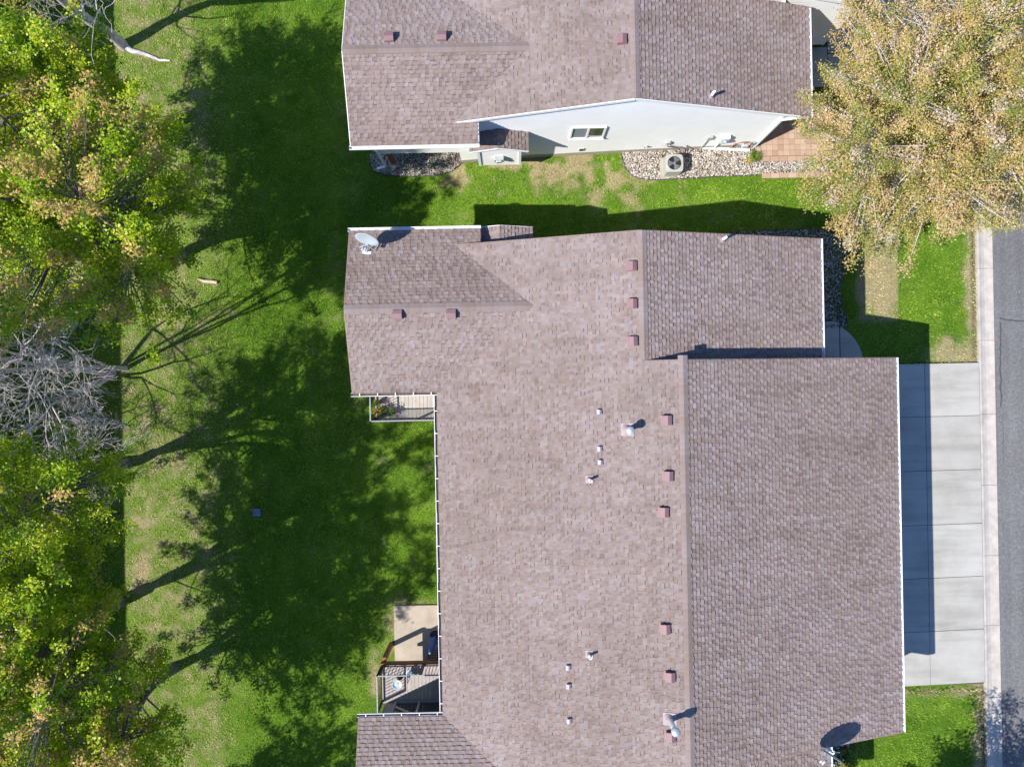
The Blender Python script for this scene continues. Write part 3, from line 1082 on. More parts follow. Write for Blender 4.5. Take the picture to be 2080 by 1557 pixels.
def pipe(H, px, py, f, r, h, flash, cap=None, name='vent_pipe', mat='white', up=1):
    p = on(px, py, f)
    e = bpy.data.objects.new(name, None)
    e.location = p - H.location
    link(e, H)
    q = MB()
    sl = 0.3 * up
    a = flash
    q.hexa([(-a, -a, -sl * a + 0.02), (a, -a, sl * a + 0.02), (a, a, sl * a + 0.02), (-a, a, -sl * a + 0.02)],
           [(-a, -a, -sl * a + 0.032), (a, -a, sl * a + 0.032), (a, a, sl * a + 0.032), (-a, a, -sl * a + 0.032)])
    q.lathe((0, 0, 0), [(r * 2.4, 0.0), (r * 1.7, 0.07), (r * 1.05, 0.16)], 16)
    def child(nm, mb, mt, sm=False):
        me = mb.mesh(nm, smooth=sm)
        me.materials.append(mt)
        return link(bpy.data.objects.new(nm, me), e)
    child('flashing', q, M['flash'])
    q = MB().lathe((0, 0, 0), [(r, -0.1), (r, h), (r * 0.72, h), (r * 0.72, h - 0.12), (0, h - 0.12)], 16)
    child('pipe', q, M[mat], True)
    if cap:
        R_, hh = cap
        q = MB().lathe((0, 0, h), [(r * 1.1, -0.06), (R_ * 0.9, -0.02), (R_, 0.02), (R_, hh * 0.7), (R_ * 0.86, hh), (R_ * 0.3, hh + 0.035), (0, hh + 0.04)], 22)
        child('cap', q, M['galv'], True)
    return e


pipe(HB, 1197, 973, FB['W'], 0.045, 0.38, 0.12)
pipe(HB, 1197, 1328, FB['W'], 0.045, 0.36, 0.12)
pipe(HB, 1467, 487, FB['NE'], 0.045, 0.42, 0.1, up=-1)
pipe(HA, 1444, 196, FA['NE'], 0.045, 0.40, 0.1, up=-1)
pipe(HB, 1274, 872, FB['W'], 0.085, 0.55, 0.2, (0.135, 0.13), 'flue', 'galv')
pipe(HB, 1360, 1459, FB['W'], 0.085, 0.78, 0.2, (0.135, 0.15), 'flue', 'galv')


# window of the white gable wall, utilities ------------------------------------
YA = PA['yc'] - FA['ynw']            # plane of the white wall (faces south)


def wall_pt(px, py, H=YA):
    """point of the wall plane y=H seen at a pixel"""
    u, v = px - 1040.0, 778.5 - py
    yv = -u * SR + v * CR
    s = H / yv
    return Vector(((u * CR + v * SR) * s, H, CAM_H - s * F_PX))


a, b_ = wall_pt(1156, 279), wall_pt(1232, 258)
wx0, wx1, wz0, wz1 = a.x, b_.x, a.z, max(b_.z, a.z + 1.15)
win = empty('window', (0, 0, 0))
win.parent = HA
win.location = Vector(((wx0 + wx1) / 2, YA, wz0)) - HA.location
off = Vector(((wx0 + wx1) / 2, YA, wz0))


def wchild(nm, mb, mat, bev=0.0):
    me = mb.mesh(nm, tuple(off))
    me.materials.append(mat)
    o = bpy.data.objects.new(nm, me)
    if bev:
        m_ = o.modifiers.new('bevel', 'BEVEL')
        m_.width = bev
    return link(o, win)


q = MB()
t = 0.06
q.box(wx0, wx1, YA - 0.075, YA, wz0, wz0 + t)
q.box(wx0, wx1, YA - 0.075, YA, wz1 - t, wz1)
q.box(wx0, wx0 + t, YA - 0.0745, YA, wz0 + t, wz1 - t)
q.box(wx1 - t, wx1, YA - 0.0745, YA, wz0 + t, wz1 - t)
wm = (wx0 + wx1) / 2
q.box(wm - 0.035, wm + 0.035, YA - 0.0735, YA, wz0 + t, wz1 - t)
wchild('frame', q, M['white'])
wchild('pane', MB().box(wx0 + t, wm - 0.035, YA - 0.035, YA - 0.03, wz0 + t, wz1 - t), M['screen'])
wchild('pane', MB().box(wm + 0.035, wx1 - t, YA - 0.03, YA - 0.025, wz0 + t, wz1 - t), M['glass'])
wchild('sill', MB().box(wx0 - 0.04, wx1 + 0.04, YA - 0.11, YA - 0.076, wz0 - 0.04, wz0 + 0.01), M['white'], 0.006)


def wall_box(name, px, py, w, d_, h, mat, label, cat, bevel=0.015):
    p = wall_pt(px, py)
    e = empty(name, (p.x, YA - 0.02, p.z - h / 2))
    tag(e, label, cat)
    MB().box(p.x - w / 2, p.x + w / 2, YA - 0.015 - d_, YA - 0.014, p.z - h / 2, p.z + h / 2).build('housing', mat, e, bevel=bevel)
    return e, p


zgb = lambda x: zg(x)
e, p = wall_box('electric_meter', 1470, 278, 0.34, 0.16, 0.62, M['white'], 'white electric meter box on the white gable wall', 'meter box')
MB().lathe((p.x - 0.02, YA - 0.17, p.z + 0.1), [(0.10, 0), (0.10, 0.07), (0.08, 0.11), (0, 0.115)], 18, (0, -1, 0)).build('meter_dial', M['jar'], e, True)
MB().tube([(p.x - 0.05, YA - 0.07, p.z - 0.3), (p.x - 0.05, YA - 0.07, zg(p.x))], 0.035, 8).build('conduit', M['white'], e)
e, p = wall_box('cable_box', 1442, 277, 0.18, 0.1, 0.3, M['ac'], 'beige cable box left of the electric meter on the gable wall', 'utility box')
MB().tube([(p.x - 0.02, YA - 0.05, p.z - 0.15), (p.x - 0.02, YA - 0.05, zg(p.x))], 0.022, 7).build('conduit', M['ac'], e)
e, p = wall_box('disconnect_box', 1357, 287, 0.16, 0.1, 0.24, M['galv'], 'small grey switch box on the white wall above the air conditioner', 'utility box')
ac = at(1370, 331, zg(6.1) + 0.7)
MB().tube([(p.x + 0.03, YA - 0.06, p.z - 0.12), (p.x + 0.05, YA - 0.1, p.z - 0.3), (p.x + 0.5, YA - 0.12, p.z - 0.42), (p.x + 0.75, YA - 0.3, zg(6) + 0.25), (ac.x + 0.28, ac.y + 0.33, zg(6) + 0.2)], 0.02, 6).build('cable', M['edging'], e)
MB().tube([(p.x + 0.85, YA - 0.0, zg(6) + 0.55), (p.x + 0.9, YA - 0.16, zg(6) + 0.5), (p.x + 0.92, YA - 0.35, zg(6) + 0.1), (ac.x + 0.25, ac.y + 0.36, zg(6) + 0.12)], 0.03, 6).build('line_set', M['edging'], e)
e, p = wall_box('gas_meter', 1513, 289, 0.26, 0.2, 0.3, M['dish'], 'grey gas meter with copper pipes near the wall corner', 'gas meter', 0.05)
MB().tube([(p.x - 0.08, YA - 0.12, p.z + 0.14), (p.x - 0.08, YA - 0.13, p.z + 0.34), (p.x - 0.3, YA - 0.13, p.z + 0.34), (p.x - 0.45, YA - 0.10, p.z + 0.1), (p.x - 0.45, YA - 0.10, zg(p.x))], 0.022, 7).build('pipe', M['copper'], e)
MB().tube([(p.x + 0.08, YA - 0.12, p.z + 0.14), (p.x + 0.08, YA - 0.13, p.z + 0.3), (p.x + 0.3, YA - 0.12, p.z + 0.28), (p.x + 0.3, YA - 0.1, zg(p.x))], 0.025, 7).build('pipe', M['galv'], e)
MB().lathe((p.x + 0.06, YA - 0.2, p.z + 0.36), [(0.07, -0.04), (0.09, 0), (0.07, 0.04), (0, 0.05)], 14, (0, -1, 0)).build('regulator', M['copper'], e)
e, p = wall_box('hose_bib', 1313, 295, 0.07, 0.1, 0.07, M['galv'], 'small outdoor tap on the white wall left of the air conditioner', 'tap', 0.01)
MB().tube([(p.x - 0.1, YA - 0.09, p.z + 0.02), (p.x + 0.1, YA - 0.09, p.z + 0.02)], 0.014, 6).build('handle', M['black'], e)
e, p = wall_box('foundation_vent', 1181, 302, 0.2, 0.04, 0.28, M['galv'], 'small grey vent low on the white wall below the window', 'vent', 0.006)
for i in range(4):
    MB().box(p.x - 0.08, p.x + 0.08, YA - 0.065, YA - 0.056, p.z - 0.1 + 0.06 * i, p.z - 0.075 + 0.06 * i).build('slat', M['dark'], e)
# corner downspout and its extension on the gravel
mb = MB()
xc = PA['xcorner'] + 0.04
mb.bar((PA['xne'] + 0.05, YA - 0.1, 3.3), (xc, YA - 0.07, 2.95), 0.08, 0.06)
mb.bar((xc, YA - 0.07, 2.95), (xc, YA - 0.07, 0.12), 0.08, 0.06)
mb.build('downspout', M['white'], HA)
MB().box(PA['xcorner'] - 0.05, PA['xcorner'] + 0.05, YA - 0.05, YA + 0.05, 0.0, 3.2).build('corner_board', M['white'], HA)
p0, p1 = on_ground(1425, 302), on_ground(1521, 307)
mb = MB().bar(p0 + Vector((0, 0, 0.09)), p1 + Vector((0, 0, 0.09)), 0.09, 0.07)
mb.bar(p0 + Vector((0.04, 0, 0.09)), p0 + Vector((0.0, 0.25, 0.15)), 0.085, 0.07)
tag(mb.build('drain_pipe', M['white']), 'long white drain pipe lying on the gravel by the gas meter', 'pipe')

# air conditioner ---------------------------------------------------------------
gz = zg(6.1)
e = empty('air_conditioner', (ac.x, ac.y, gz))
tag(e, 'beige air conditioner with round fan on the gravel bed', 'air conditioner')
r_ = 0.335


def rrect(cx, cy, r, k, z, n=5):
    pts = []
    for q_, (sx, sy) in enumerate(((1, 1), (-1, 1), (-1, -1), (1, -1))):
        for i in range(n):
            w = (q_ + i / (n - 1)) * math.pi / 2
            pts.append((cx + sx * (r - k) + k * math.cos(w), cy + sy * (r - k) + k * math.sin(w), z))
    return pts


MB().box(ac.x - 0.42, ac.x + 0.42, ac.y - 0.42, ac.y + 0.42, gz - 0.05, gz + 0.06).build('pad', M['found'], e, bevel=0.01)
mb = MB()
mb.hexa(rrect(ac.x, ac.y, r_, 0.09, gz + 0.06), rrect(ac.x, ac.y, r_, 0.09, gz + 0.66))
mb.build('housing', M['ac'], e)
mb = MB()                                     # top ring
n = 36
for k in range(n):
    w0, w1 = 2 * math.pi * k / n, 2 * math.pi * (k + 1) / n

    def edge(w):
        c_, s_ = math.cos(w), math.sin(w)
        f = r_ * 1.02 / (abs(c_) ** 6 + abs(s_) ** 6) ** (1 / 6)
        return (ac.x + f * c_, ac.y + f * s_)
    i0 = (ac.x + 0.265 * math.cos(w0), ac.y + 0.265 * math.sin(w0))
    i1 = (ac.x + 0.265 * math.cos(w1), ac.y + 0.265 * math.sin(w1))
    o0, o1 = edge(w0), edge(w1)
    z = gz + 0.70
    mb.quad((*i0, z), (*o0, z - 0.01), (*o1, z - 0.01), (*i1, z))
    mb.quad((*o0, z - 0.01), (*o0, z - 0.07), (*o1, z - 0.07), (*o1, z - 0.01))
    mb.quad((*i0, z), (*i1, z), (*i1, z - 0.15), (*i0, z - 0.15))
mb.build('top_panel', M['ac'], e)
MB().lathe((ac.x, ac.y, gz + 0.663), [(0.265, 0), (0, 0)], 30).build('fan_well', M['dark'], e)
for k in range(3):
    w = 2 * math.pi * k / 3 + 0.5
    mb = MB()
    pts = []
    for i in range(7):
        a_ = w + 1.15 * i / 6
        pts.append((ac.x + 0.24 * math.cos(a_), ac.y + 0.24 * math.sin(a_), gz + 0.672 + 0.02 * i / 6))
    base_ = [(ac.x + 0.05 * math.cos(w + 0.9), ac.y + 0.05 * math.sin(w + 0.9), gz + 0.685), (ac.x + 0.05 * math.cos(w), ac.y + 0.05 * math.sin(w), gz + 0.672)]
    mb.quad(*(pts + base_))
    mb.build('fan_blade', M['fan'], e)
MB().lathe((ac.x, ac.y, gz + 0.68), [(0.07, 0), (0.06, 0.02), (0, 0.025)], 18).build('fan_motor', M['fan'], e)
for k in range(5):
    rr = 0.06 + 0.05 * k
    pts = [(ac.x + rr * math.cos(2 * math.pi * i / 24), ac.y + rr * math.sin(2 * math.pi * i / 24), gz + 0.708) for i in range(25)]
    MB().tube(pts, 0.0035, 4, False).build('grille_ring', M['black'], e)

# satellite dishes -----------------------------------------------------------------
def dish(base, centre, normal, rad, label, ratio=0.88):
    base, centre, nrm = Vector(base), Vector(centre), Vector(normal).normalized()
    e = empty('satellite_dish', base)
    tag(e, label, 'satellite dish', 'satellite dishes on the roofs')
    mb = MB()
    prof = [(0.0, -0.0), (0.35, 0.018), (0.7, 0.07), (1.0, 0.145), (1.015, 0.135), (0.7, 0.055), (0.35, 0.0), (0, -0.018)]
    mb.lathe(centre, [(r * rad, h * rad) for r, h in prof], 36, nrm)
    mb.build('reflector', M['dish'], e, True)
    bk = centre - nrm * 0.06
    MB().tube([base + Vector((0, 0, 0.0)), base * 0.35 + bk * 0.65 - Vector((0, 0, 0.06)), bk], 0.025, 8).build('mast', M['dish'], e)
    side = nrm.cross(Vector((0, 0, 1))).normalized()
    for s in (-1, 1):
        f = base + side * 0.28 * s - Vector((nrm.x, nrm.y, 0)) * 0.12
        MB().tube([base * 0.5 + bk * 0.5, f], 0.015, 6).build('strut', M['dish'], e)
    MB().bar(base - side * 0.14, base + side * 0.14, 0.12, 0.02).build('foot', M['white'], e)
    up = side.cross(nrm).normalized()
    low = centre - up * rad * 0.9
    foc = centre + nrm * rad * 0.95 - up * rad * 0.55
    MB().bar(low, foc, 0.03, 0.03).build('feed_arm', M['dish'], e)
    mb = MB().tube([foc, foc - (foc - centre).normalized() * 0.13], [0.045, 0.03], 10)
    mb.tube([foc + side * 0.09, foc + side * 0.09 - (foc - centre).normalized() * 0.1], [0.035, 0.028], 8)
    mb.build('receiver', M['dish'], e)
    return e


b0 = on(745, 513, FB['WG'])
dish(b0 + Vector((0, 0, 0.02)), at(746, 484, b0.z + 0.62), (-0.25, -0.95, 0.30), 0.40, 'pale grey satellite dish on the left corner of the middle roof')
b1 = on(1687, 1524, FB['E'])
dish(b1 + Vector((0, 0, 0.02)), at(1689, 1531, b1.z + 0.62), (-0.52, -0.83, 0.20), 0.44, 'satellite dish seen edge-on at the lower right of the roof')

# ------------------------------------------------------------------ decks
def deck(name, label, x0, x1, y0, y1, z, board_mat, rail_mat, bal_mat, sides, rim_mat):
    """sides: list of (p, q) rail runs"""
    e = empty(name, (x0, y0, z))
    tag(e, label, 'deck', 'raised rear decks')
    n = int(round((x1 - x0) / 0.146))
    w = (x1 - x0) / n
    me_cache = []
    for i in range(n):
        mb = MB()
        dz = random.uniform(-0.002, 0.002)
        mb.box(x0 + i * w + 0.005, x0 + (i + 1) * w - 0.005, y0, y1, z - 0.035 + dz, z + dz)
        mb.build('board', board_mat, e)
    for yy in (y0 + 0.05, (y0 + y1) / 2, y1 - 0.05):
        MB().box(x0 + 0.03, x1 - 0.02, yy - 0.02, yy + 0.02, z - 0.22, z - 0.04).build('joist', rim_mat, e)
    MB().box(x0 - 0.03, x0 + 0.012, y0, y1, z - 0.26, z - 0.005).build('rim_board', rim_mat, e)
    zt = z + 1.0
    for (p, q) in sides:
        p, q = Vector((*p, 0)), Vector((*q, 0))
        L = (q - p).length
        d = (q - p) / L
        tr = MB().bar(p + Vector((0, 0, zt)), q + Vector((0, 0, zt)), 0.048, 0.04).build('top_rail', rail_mat, e, bevel=0.006)
        MB().bar(p + Vector((0, 0, z + 0.09)), q + Vector((0, 0, z + 0.09)), 0.04, 0.04).build('bottom_rail', bal_mat, e)
        for f in ((0, 1) if L < 2 else (0, 0.5, 1)):
            c_ = p + d * (0.04 + (L - 0.08) * f)
            MB().box(c_.x - 0.04, c_.x + 0.04, c_.y - 0.04, c_.y + 0.04, z - 0.2, zt - 0.02).build('rail_post', bal_mat, e)
        k = int(L / 0.115)
        for i in range(1, k):
            c_ = p + d * (L * i / k)
            MB().box(c_.x - 0.009, c_.x + 0.009, c_.y - 0.009, c_.y + 0.009, z + 0.1, zt - 0.02).build('baluster', bal_mat, e)
    return e


wi1 = PB['yc'] + FB['wi']
d1 = deck('deck', 'small grey-board deck with potted plants below the left wing of the middle house', -5.42, -2.02, -1.36, wi1 - 0.02, 0.05, M['deck'], M['grey_rail'], M['black'],
          [((-5.40, wi1 - 0.05), (-5.40, -1.33)), ((-5.36, -1.33), (-2.1, -1.33))], M['stain'])
wi2 = PB['yc'] - FB['wi']
d2 = deck('deck', 'deck with grey rails and round bird bath above the concrete patio', -5.36, -2.02, wi2 + 0.02, -10.98, 0.05, M['deck2'], M['grey_rail'], M['black'],
          [((-5.34, wi2 + 0.06), (-5.34, -11.0)), ((-5.30, -11.0), (-2.1, -11.0))], M['stain'])
MB().box(-5.40, -2.05, -10.975, -10.935, -0.24, 0.03).build('rim_board', M['stain'], d2)
MB().box(-5.40, -2.05, -1.41, -1.365, -0.24, 0.03).build('rim_board', M['stain'], d1)
for d_, yy in ((d2, -10.86), (d1, -1.2)):
    MB().box(-5.37, -5.21, yy - 0.08, yy + 0.08, zg(-5.3) - 0.1, -0.22).build('post', M['stain'], d_, bevel=0.006)
    yb = yy - 0.55 if d_ is d2 else yy + 0.55
    MB().box(-5.38, -2.1, yb - 0.06, yb + 0.06, -0.46, -0.245).build('beam', M['stain'], d_)

# sliding door to the lower deck (part of the house)
yd = wi2 + 0.02
sd = empty('sliding_door', (0, 0, 0))
sd.parent = HB
off = Vector((-3.9, yd, 0.1))
sd.location = off - HB.location
win = sd
q = MB()
for (a_, b2, c_, d_) in ((-4.85, -4.77, 0.08, 2.12), (-2.98, -2.9, 0.08, 2.12), (-3.91, -3.83, 0.16, 2.04), (-4.77, -2.98, 0.08, 0.16), (-4.77, -2.98, 2.04, 2.12)):
    q.box(a_, b2, yd, yd + 0.075, c_, d_)
wchild('frame', q, M['grey_rail'])
wchild('pane', MB().box(-4.77, -3.91, yd + 0.02, yd + 0.03, 0.16, 2.04), M['glass'])
wchild('pane', MB().box(-3.83, -2.98, yd + 0.03, yd + 0.04, 0.16, 2.04), M['glass'])
wchild('handle', MB().bar((-3.87, yd + 0.1, 0.95), (-3.87, yd + 0.1, 1.25), 0.03), M['white'])

# things on the decks
def leaves(name, centres, sig, n, size, mat, parent, seed, tipf=0.1, up=0.3, flat=1.0):
    r = np.random.default_rng(seed)
    C = np.asarray(centres, dtype=float)
    P = C[r.integers(0, len(C), n)] + r.normal(0, 1, (n, 3)) * sig * np.array([1, 1, flat])
    tone = r.random(n)
    tip = (r.random(n) < tipf) * r.uniform(0.5, 1, n)
    return leaf_mesh(name, P, size * r.uniform(0.7, 1.25, n), tone, tip, mat, parent, r, up)


def leaf_mesh(name, P, S, tone, tip, mat, parent, r, up=0.35):
    n = len(P)
    nrm = r.normal(0, 1, (n, 3))
    nrm /= np.linalg.norm(nrm, axis=1)[:, None]
    nrm[:, 2] = np.abs(nrm[:, 2]) + up
    nrm /= np.linalg.norm(nrm, axis=1)[:, None]
    t = np.cross(nrm, r.normal(0, 1, (n, 3)))
    t /= np.linalg.norm(t, axis=1)[:, None] + 1e-9
    s = np.cross(nrm, t)
    h = S[:, None]
    v = np.stack([P - t * h * 0.5, P + s * h * 0.36 + t * h * 0.05 + nrm * h * 0.07, P + t * h * 0.55, P - s * h * 0.36 + t * h * 0.05 + nrm * h * 0.07], 1).reshape(-1, 3)
    if parent is not None:
        v = v - np.array(parent.location)
    return np_mesh(name, v, np.arange(4 * n).reshape(-1, 4), {'tone': ('FACE', tone), 'tip': ('FACE', tip)}, mat, parent)


def potted(p, rad, h, seed, label, tipf, spread):
    e = empty('potted_plant', p)
    tag(e, label, 'plant', 'potted plants on the upper deck')
    MB().lathe(p, [(0, 0), (rad * 0.75, 0), (rad, h), (rad * 1.08, h), (rad * 1.08, h + 0.02), (rad * 0.92, h + 0.02), (rad * 0.9, h - 0.03), (0, h - 0.03)], 18).build('pot', M['terra'], e, True)
    r = np.random.default_rng(seed)
    C = np.array(p) + np.array([0, 0, h + 0.16]) + r.normal(0, 1, (14, 3)) * np.array([spread * 0.7, spread * 0.7, 0.06])
    mb = MB()
    for c_ in C:
        mb.tube([Vector(p) + Vector((0, 0, h - 0.03)), Vector(p) * 0.4 + Vector(c_) * 0.6 + Vector((0, 0, 0.04)), c_], [0.008, 0.006, 0.003], 4)
    mb.build('stem', M['leaf'], e)
    leaves('foliage', C, 0.045, 190, 0.05, M['leaf'], e, seed + 1, tipf)
    return e


dz = 0.053
potted(at(766, 836, 0.3).xy.to_3d() + Vector((0, 0, dz)), 0.13, 0.24, 3, 'potted plant with yellow flowers in the corner of the upper deck', 0.5, 0.14)
potted(at(780, 836, 0.3).xy.to_3d() + Vector((0, 0, dz)), 0.12, 0.22, 5, 'green potted plant second from the corner of the upper deck', 0.03, 0.12)
potted(at(766, 818, 0.3).xy.to_3d() + Vector((0, 0, dz)), 0.11, 0.2, 7, 'small green potted plant against the left rail of the upper deck', 0.05, 0.11)
potted(at(796, 838, 0.3).xy.to_3d() + Vector((0, 0, dz)), 0.10, 0.2, 9, 'green potted plant at the lower rail, farthest right on the upper deck', 0.02, 0.1)

p = at(806, 1390, 0.75)
e = empty('bird_bath', (p.x, p.y, dz))
tag(e, 'pale blue round bird bath standing on the lower deck', 'bird bath')
MB().lathe((p.x, p.y, dz), [(0.12, 0), (0.11, 0.03), (0.035, 0.07), (0.03, 0.55), (0.06, 0.60), (0, 0.60)], 16).build('stem', M['black'], e, True)
MB().lathe((p.x, p.y, dz + 0.6), [(0, 0.0), (0.10, 0.01), (0.17, 0.06), (0.195, 0.10), (0.185, 0.105), (0.15, 0.06), (0.09, 0.03), (0, 0.03)], 28).build('bowl', M['pale_blue'], e, True)
MB().lathe((p.x, p.y, dz + 0.6), [(0.085, 0.032), (0.06, 0.045), (0, 0.05)], 16).build('seed', M['sand'], e)

p = at(832, 1352, 1.2)
e = empty('bird_feeder', (p.x, p.y, 0.95))
tag(e, 'glass bird feeder hanging from a hook on the lower deck rail', 'bird feeder')
MB().tube([(p.x, -11.0, 1.05), (p.x, -11.0, 1.75), (p.x, -10.93, 1.84), (p.x, -10.82, 1.8), (p.x, -10.8, 1.7)], 0.012, 6).build('hook', M['black'], e)
MB().lathe((p.x, -10.8, 1.32), [(0, 0), (0.06, 0), (0.075, 0.05), (0.075, 0.22), (0.05, 0.30), (0.02, 0.34), (0, 0.34)], 18).build('jar', M['jar'], e, True)
MB().lathe((p.x, -10.8, 1.30), [(0, 0), (0.11, 0), (0.12, 0.03), (0.10, 0.025), (0, 0.02)], 18).build('tray', M['pale_blue'], e, True)
MB().lathe((p.x, -10.8, 1.66), [(0.04, 0), (0.02, 0.04), (0, 0.045)], 12).build('cap', M['galv'], e)

# patio with its things
zp = -1.775
x0, y1 = at(800, 1230, zp).x, at(800, 1230, zp).y
pt = MB().box(x0, -2.05, -12.6, y1, zp - 0.35, zp).build('patio', M['patio'], bevel=0.01)
tag(pt, 'tan concrete patio beside the lower deck', 'patio', kind='structure')
u0 = at(884, 1290, zp)
e = empty('patio_umbrella', (u0.x, u0.y, zp))
tag(e, 'furled blue patio umbrella on the patio under the eave', 'umbrella')
MB().lathe((u0.x, u0.y, zp), [(0, 0), (0.22, 0), (0.22, 0.05), (0.05, 0.10), (0, 0.10)], 18).build('base', M['black'], e)
MB().tube([(u0.x, u0.y, zp + 0.05), (u0.x, u0.y, zp + 1.98)], 0.022, 8).build('pole', M['galv'], e)
mb = MB()
nn = 20
prof_ = [(0.16, 0.55), (0.15, 0.8), (0.10, 1.1), (0.12, 1.3), (0.085, 1.7), (0.03, 1.92)]
for r0, h0 in prof_:
    for k in range(nn):
        w = 2 * math.pi * k / nn
        rr = r0 * (1 + 0.22 * math.cos(5 * w + h0))
        mb.v.append((u0.x + rr * math.cos(w), u0.y + rr * math.sin(w), zp + h0))
for i in range(len(prof_) - 1):
    for k in range(nn):
        mb.f.append((i * nn + k, i * nn + (k + 1) % nn, (i + 1) * nn + (k + 1) % nn, (i + 1) * nn + k))
        mb.t.append(0.5)
mb.build('canopy', M['blue'], e, True)
MB().lathe((u0.x, u0.y, zp + 1.92), [(0.03, 0), (0.045, 0.03), (0.03, 0.07), (0, 0.09)], 12).build('finial', M['galv'], e)

c0 = at(879, 1330, zp + 0.45)
e = empty('wire_chair', (c0.x, c0.y, zp))
tag(e, 'black wire patio chair beside the blue umbrella', 'chair')
for sx in (-1, 1):
    for sy in (-1, 1):
        MB().tube([(c0.x + 0.22 * sx, c0.y + 0.2 * sy, zp), (c0.x + 0.2 * sx, c0.y + 0.19 * sy, zp + 0.44)], 0.014, 6).build('leg', M['black'], e)
mb = MB()
for i in range(5):
    mb.bar((c0.x - 0.2 + 0.1 * i, c0.y - 0.2, zp + 0.44), (c0.x - 0.2 + 0.1 * i, c0.y + 0.2, zp + 0.44), 0.016)
    mb.bar((c0.x - 0.21, c0.y - 0.2 + 0.1 * i, zp + 0.45), (c0.x + 0.21, c0.y - 0.2 + 0.1 * i, zp + 0.45), 0.016)
mb.build('seat', M['black'], e)
mb = MB()
for i in range(5):
    mb.bar((c0.x + 0.2, c0.y - 0.2 + 0.1 * i, zp + 0.45), (c0.x + 0.28, c0.y - 0.2 + 0.1 * i, zp + 0.85), 0.014)
mb.bar((c0.x + 0.28, c0.y - 0.22, zp + 0.85), (c0.x + 0.28, c0.y + 0.22, zp + 0.85), 0.03)
mb.build('backrest', M['black'], e)

# ------------------------------------------------------------------ beds, walks, pavers
def in_poly(poly, x, y):
    x, y = np.asarray(x), np.asarray(y)
    c_ = np.zeros(x.shape, bool)
    n_ = len(poly)
    for i in range(n_):
        x0_, y0_ = poly[i]
        x1_, y1_ = poly[(i + 1) % n_]
        if y0_ == y1_:
            continue
        k = ((y0_ > y) != (y1_ > y)) & (x < (x1_ - x0_) * (y - y0_) / (y1_ - y0_) + x0_)
        c_ ^= k
    return c_


ico_v = []
ph = (1 + 5 ** 0.5) / 2
for a_ in (-1, 1):
    for b2 in (-ph, ph):
        ico_v += [(0, a_, b2), (a_, b2, 0), (b2, 0, a_)]
ICO = np.array(ico_v) / math.sqrt(1 + ph * ph)
fs = []
for i in range(12):
    for j in range(i + 1, 12):
        for k in range(j + 1, 12):
            dd = [np.linalg.norm(ICO[i] - ICO[j]), np.linalg.norm(ICO[j] - ICO[k]), np.linalg.norm(ICO[i] - ICO[k])]
            if max(dd) < 1.06:
                nrm_ = np.cross(ICO[j] - ICO[i], ICO[k] - ICO[i])
                fs.append((i, j, k) if nrm_.dot(ICO[i]) > 0 else (i, k, j))
ICOF = np.array(fs)


def gravel(poly, n, size, mat, label, seed, edge=None):
    r = np.random.default_rng(seed)
    P = np.array(poly)
    lo_, hi_ = P.min(0), P.max(0)
    pts = lo_ + r.random((n * 4, 2)) * (hi_ - lo_)
    pts = pts[in_poly(poly, pts[:, 0], pts[:, 1])][:n]
    n = len(pts)
    S = size * r.uniform(0.55, 1.25, n)
    st = np.stack([r.uniform(0.8, 1.4, n), r.uniform(0.7, 1.1, n), r.uniform(0.5, 0.8, n)], 1) * S[:, None] * 0.5
    V = ICO[None] * (1 + r.uniform(-0.14, 0.14, (n, 12, 1))) * st[:, None, :]
    w = r.uniform(0, 2 * math.pi, n)
    c_, s_ = np.cos(w)[:, None], np.sin(w)[:, None]
    V = np.stack([V[..., 0] * c_ - V[..., 1] * s_, V[..., 0] * s_ + V[..., 1] * c_, V[..., 2]], -1)
    z = np.interp(pts[:, 0], GX, GZ) + 0.012 + r.uniform(0, 0.03, n)
    V += np.stack([pts[:, 0], pts[:, 1], z], 1)[:, None, :]
    F_ = (ICOF[None] + (np.arange(n) * 12)[:, None, None]).reshape(-1, 3)
    o = np_mesh('gravel', V.reshape(-1, 3), F_, {'tone': ('FACE', np.repeat(r.random(n), 20))}, mat, None, True, True)
    tag(o, label, 'gravel', kind='stuff')
    NO_GRASS.append(lambda x, y: in_poly(poly, x, y))
    # weed cloth below the stones
    mb = MB()
    m_ = 40
    xs = np.linspace(lo_[0], hi_[0], m_)
    mbv = [(a_, b2, zg(a_) + 0.012) for a_, b2 in poly]
    mb.quad(*mbv)
    return o


def edging(pts, label):
    mb = MB()
    P = [Vector((a_, b2, zg(a_) + 0.035)) for a_, b2 in pts]
    mb.tube(P, 0.022, 6)
    for a_, b2 in zip(P[:-1], P[1:]):
        mb.bar(a_ - Vector((0, 0, 0.05)), b2 - Vector((0, 0, 0.05)), 0.008, 0.1)
    tag(mb.build('bed_edging', M['edging'], smooth=True), label, 'edging')


gxy = lambda *q: [tuple(on_ground(*k).xy) for k in q]
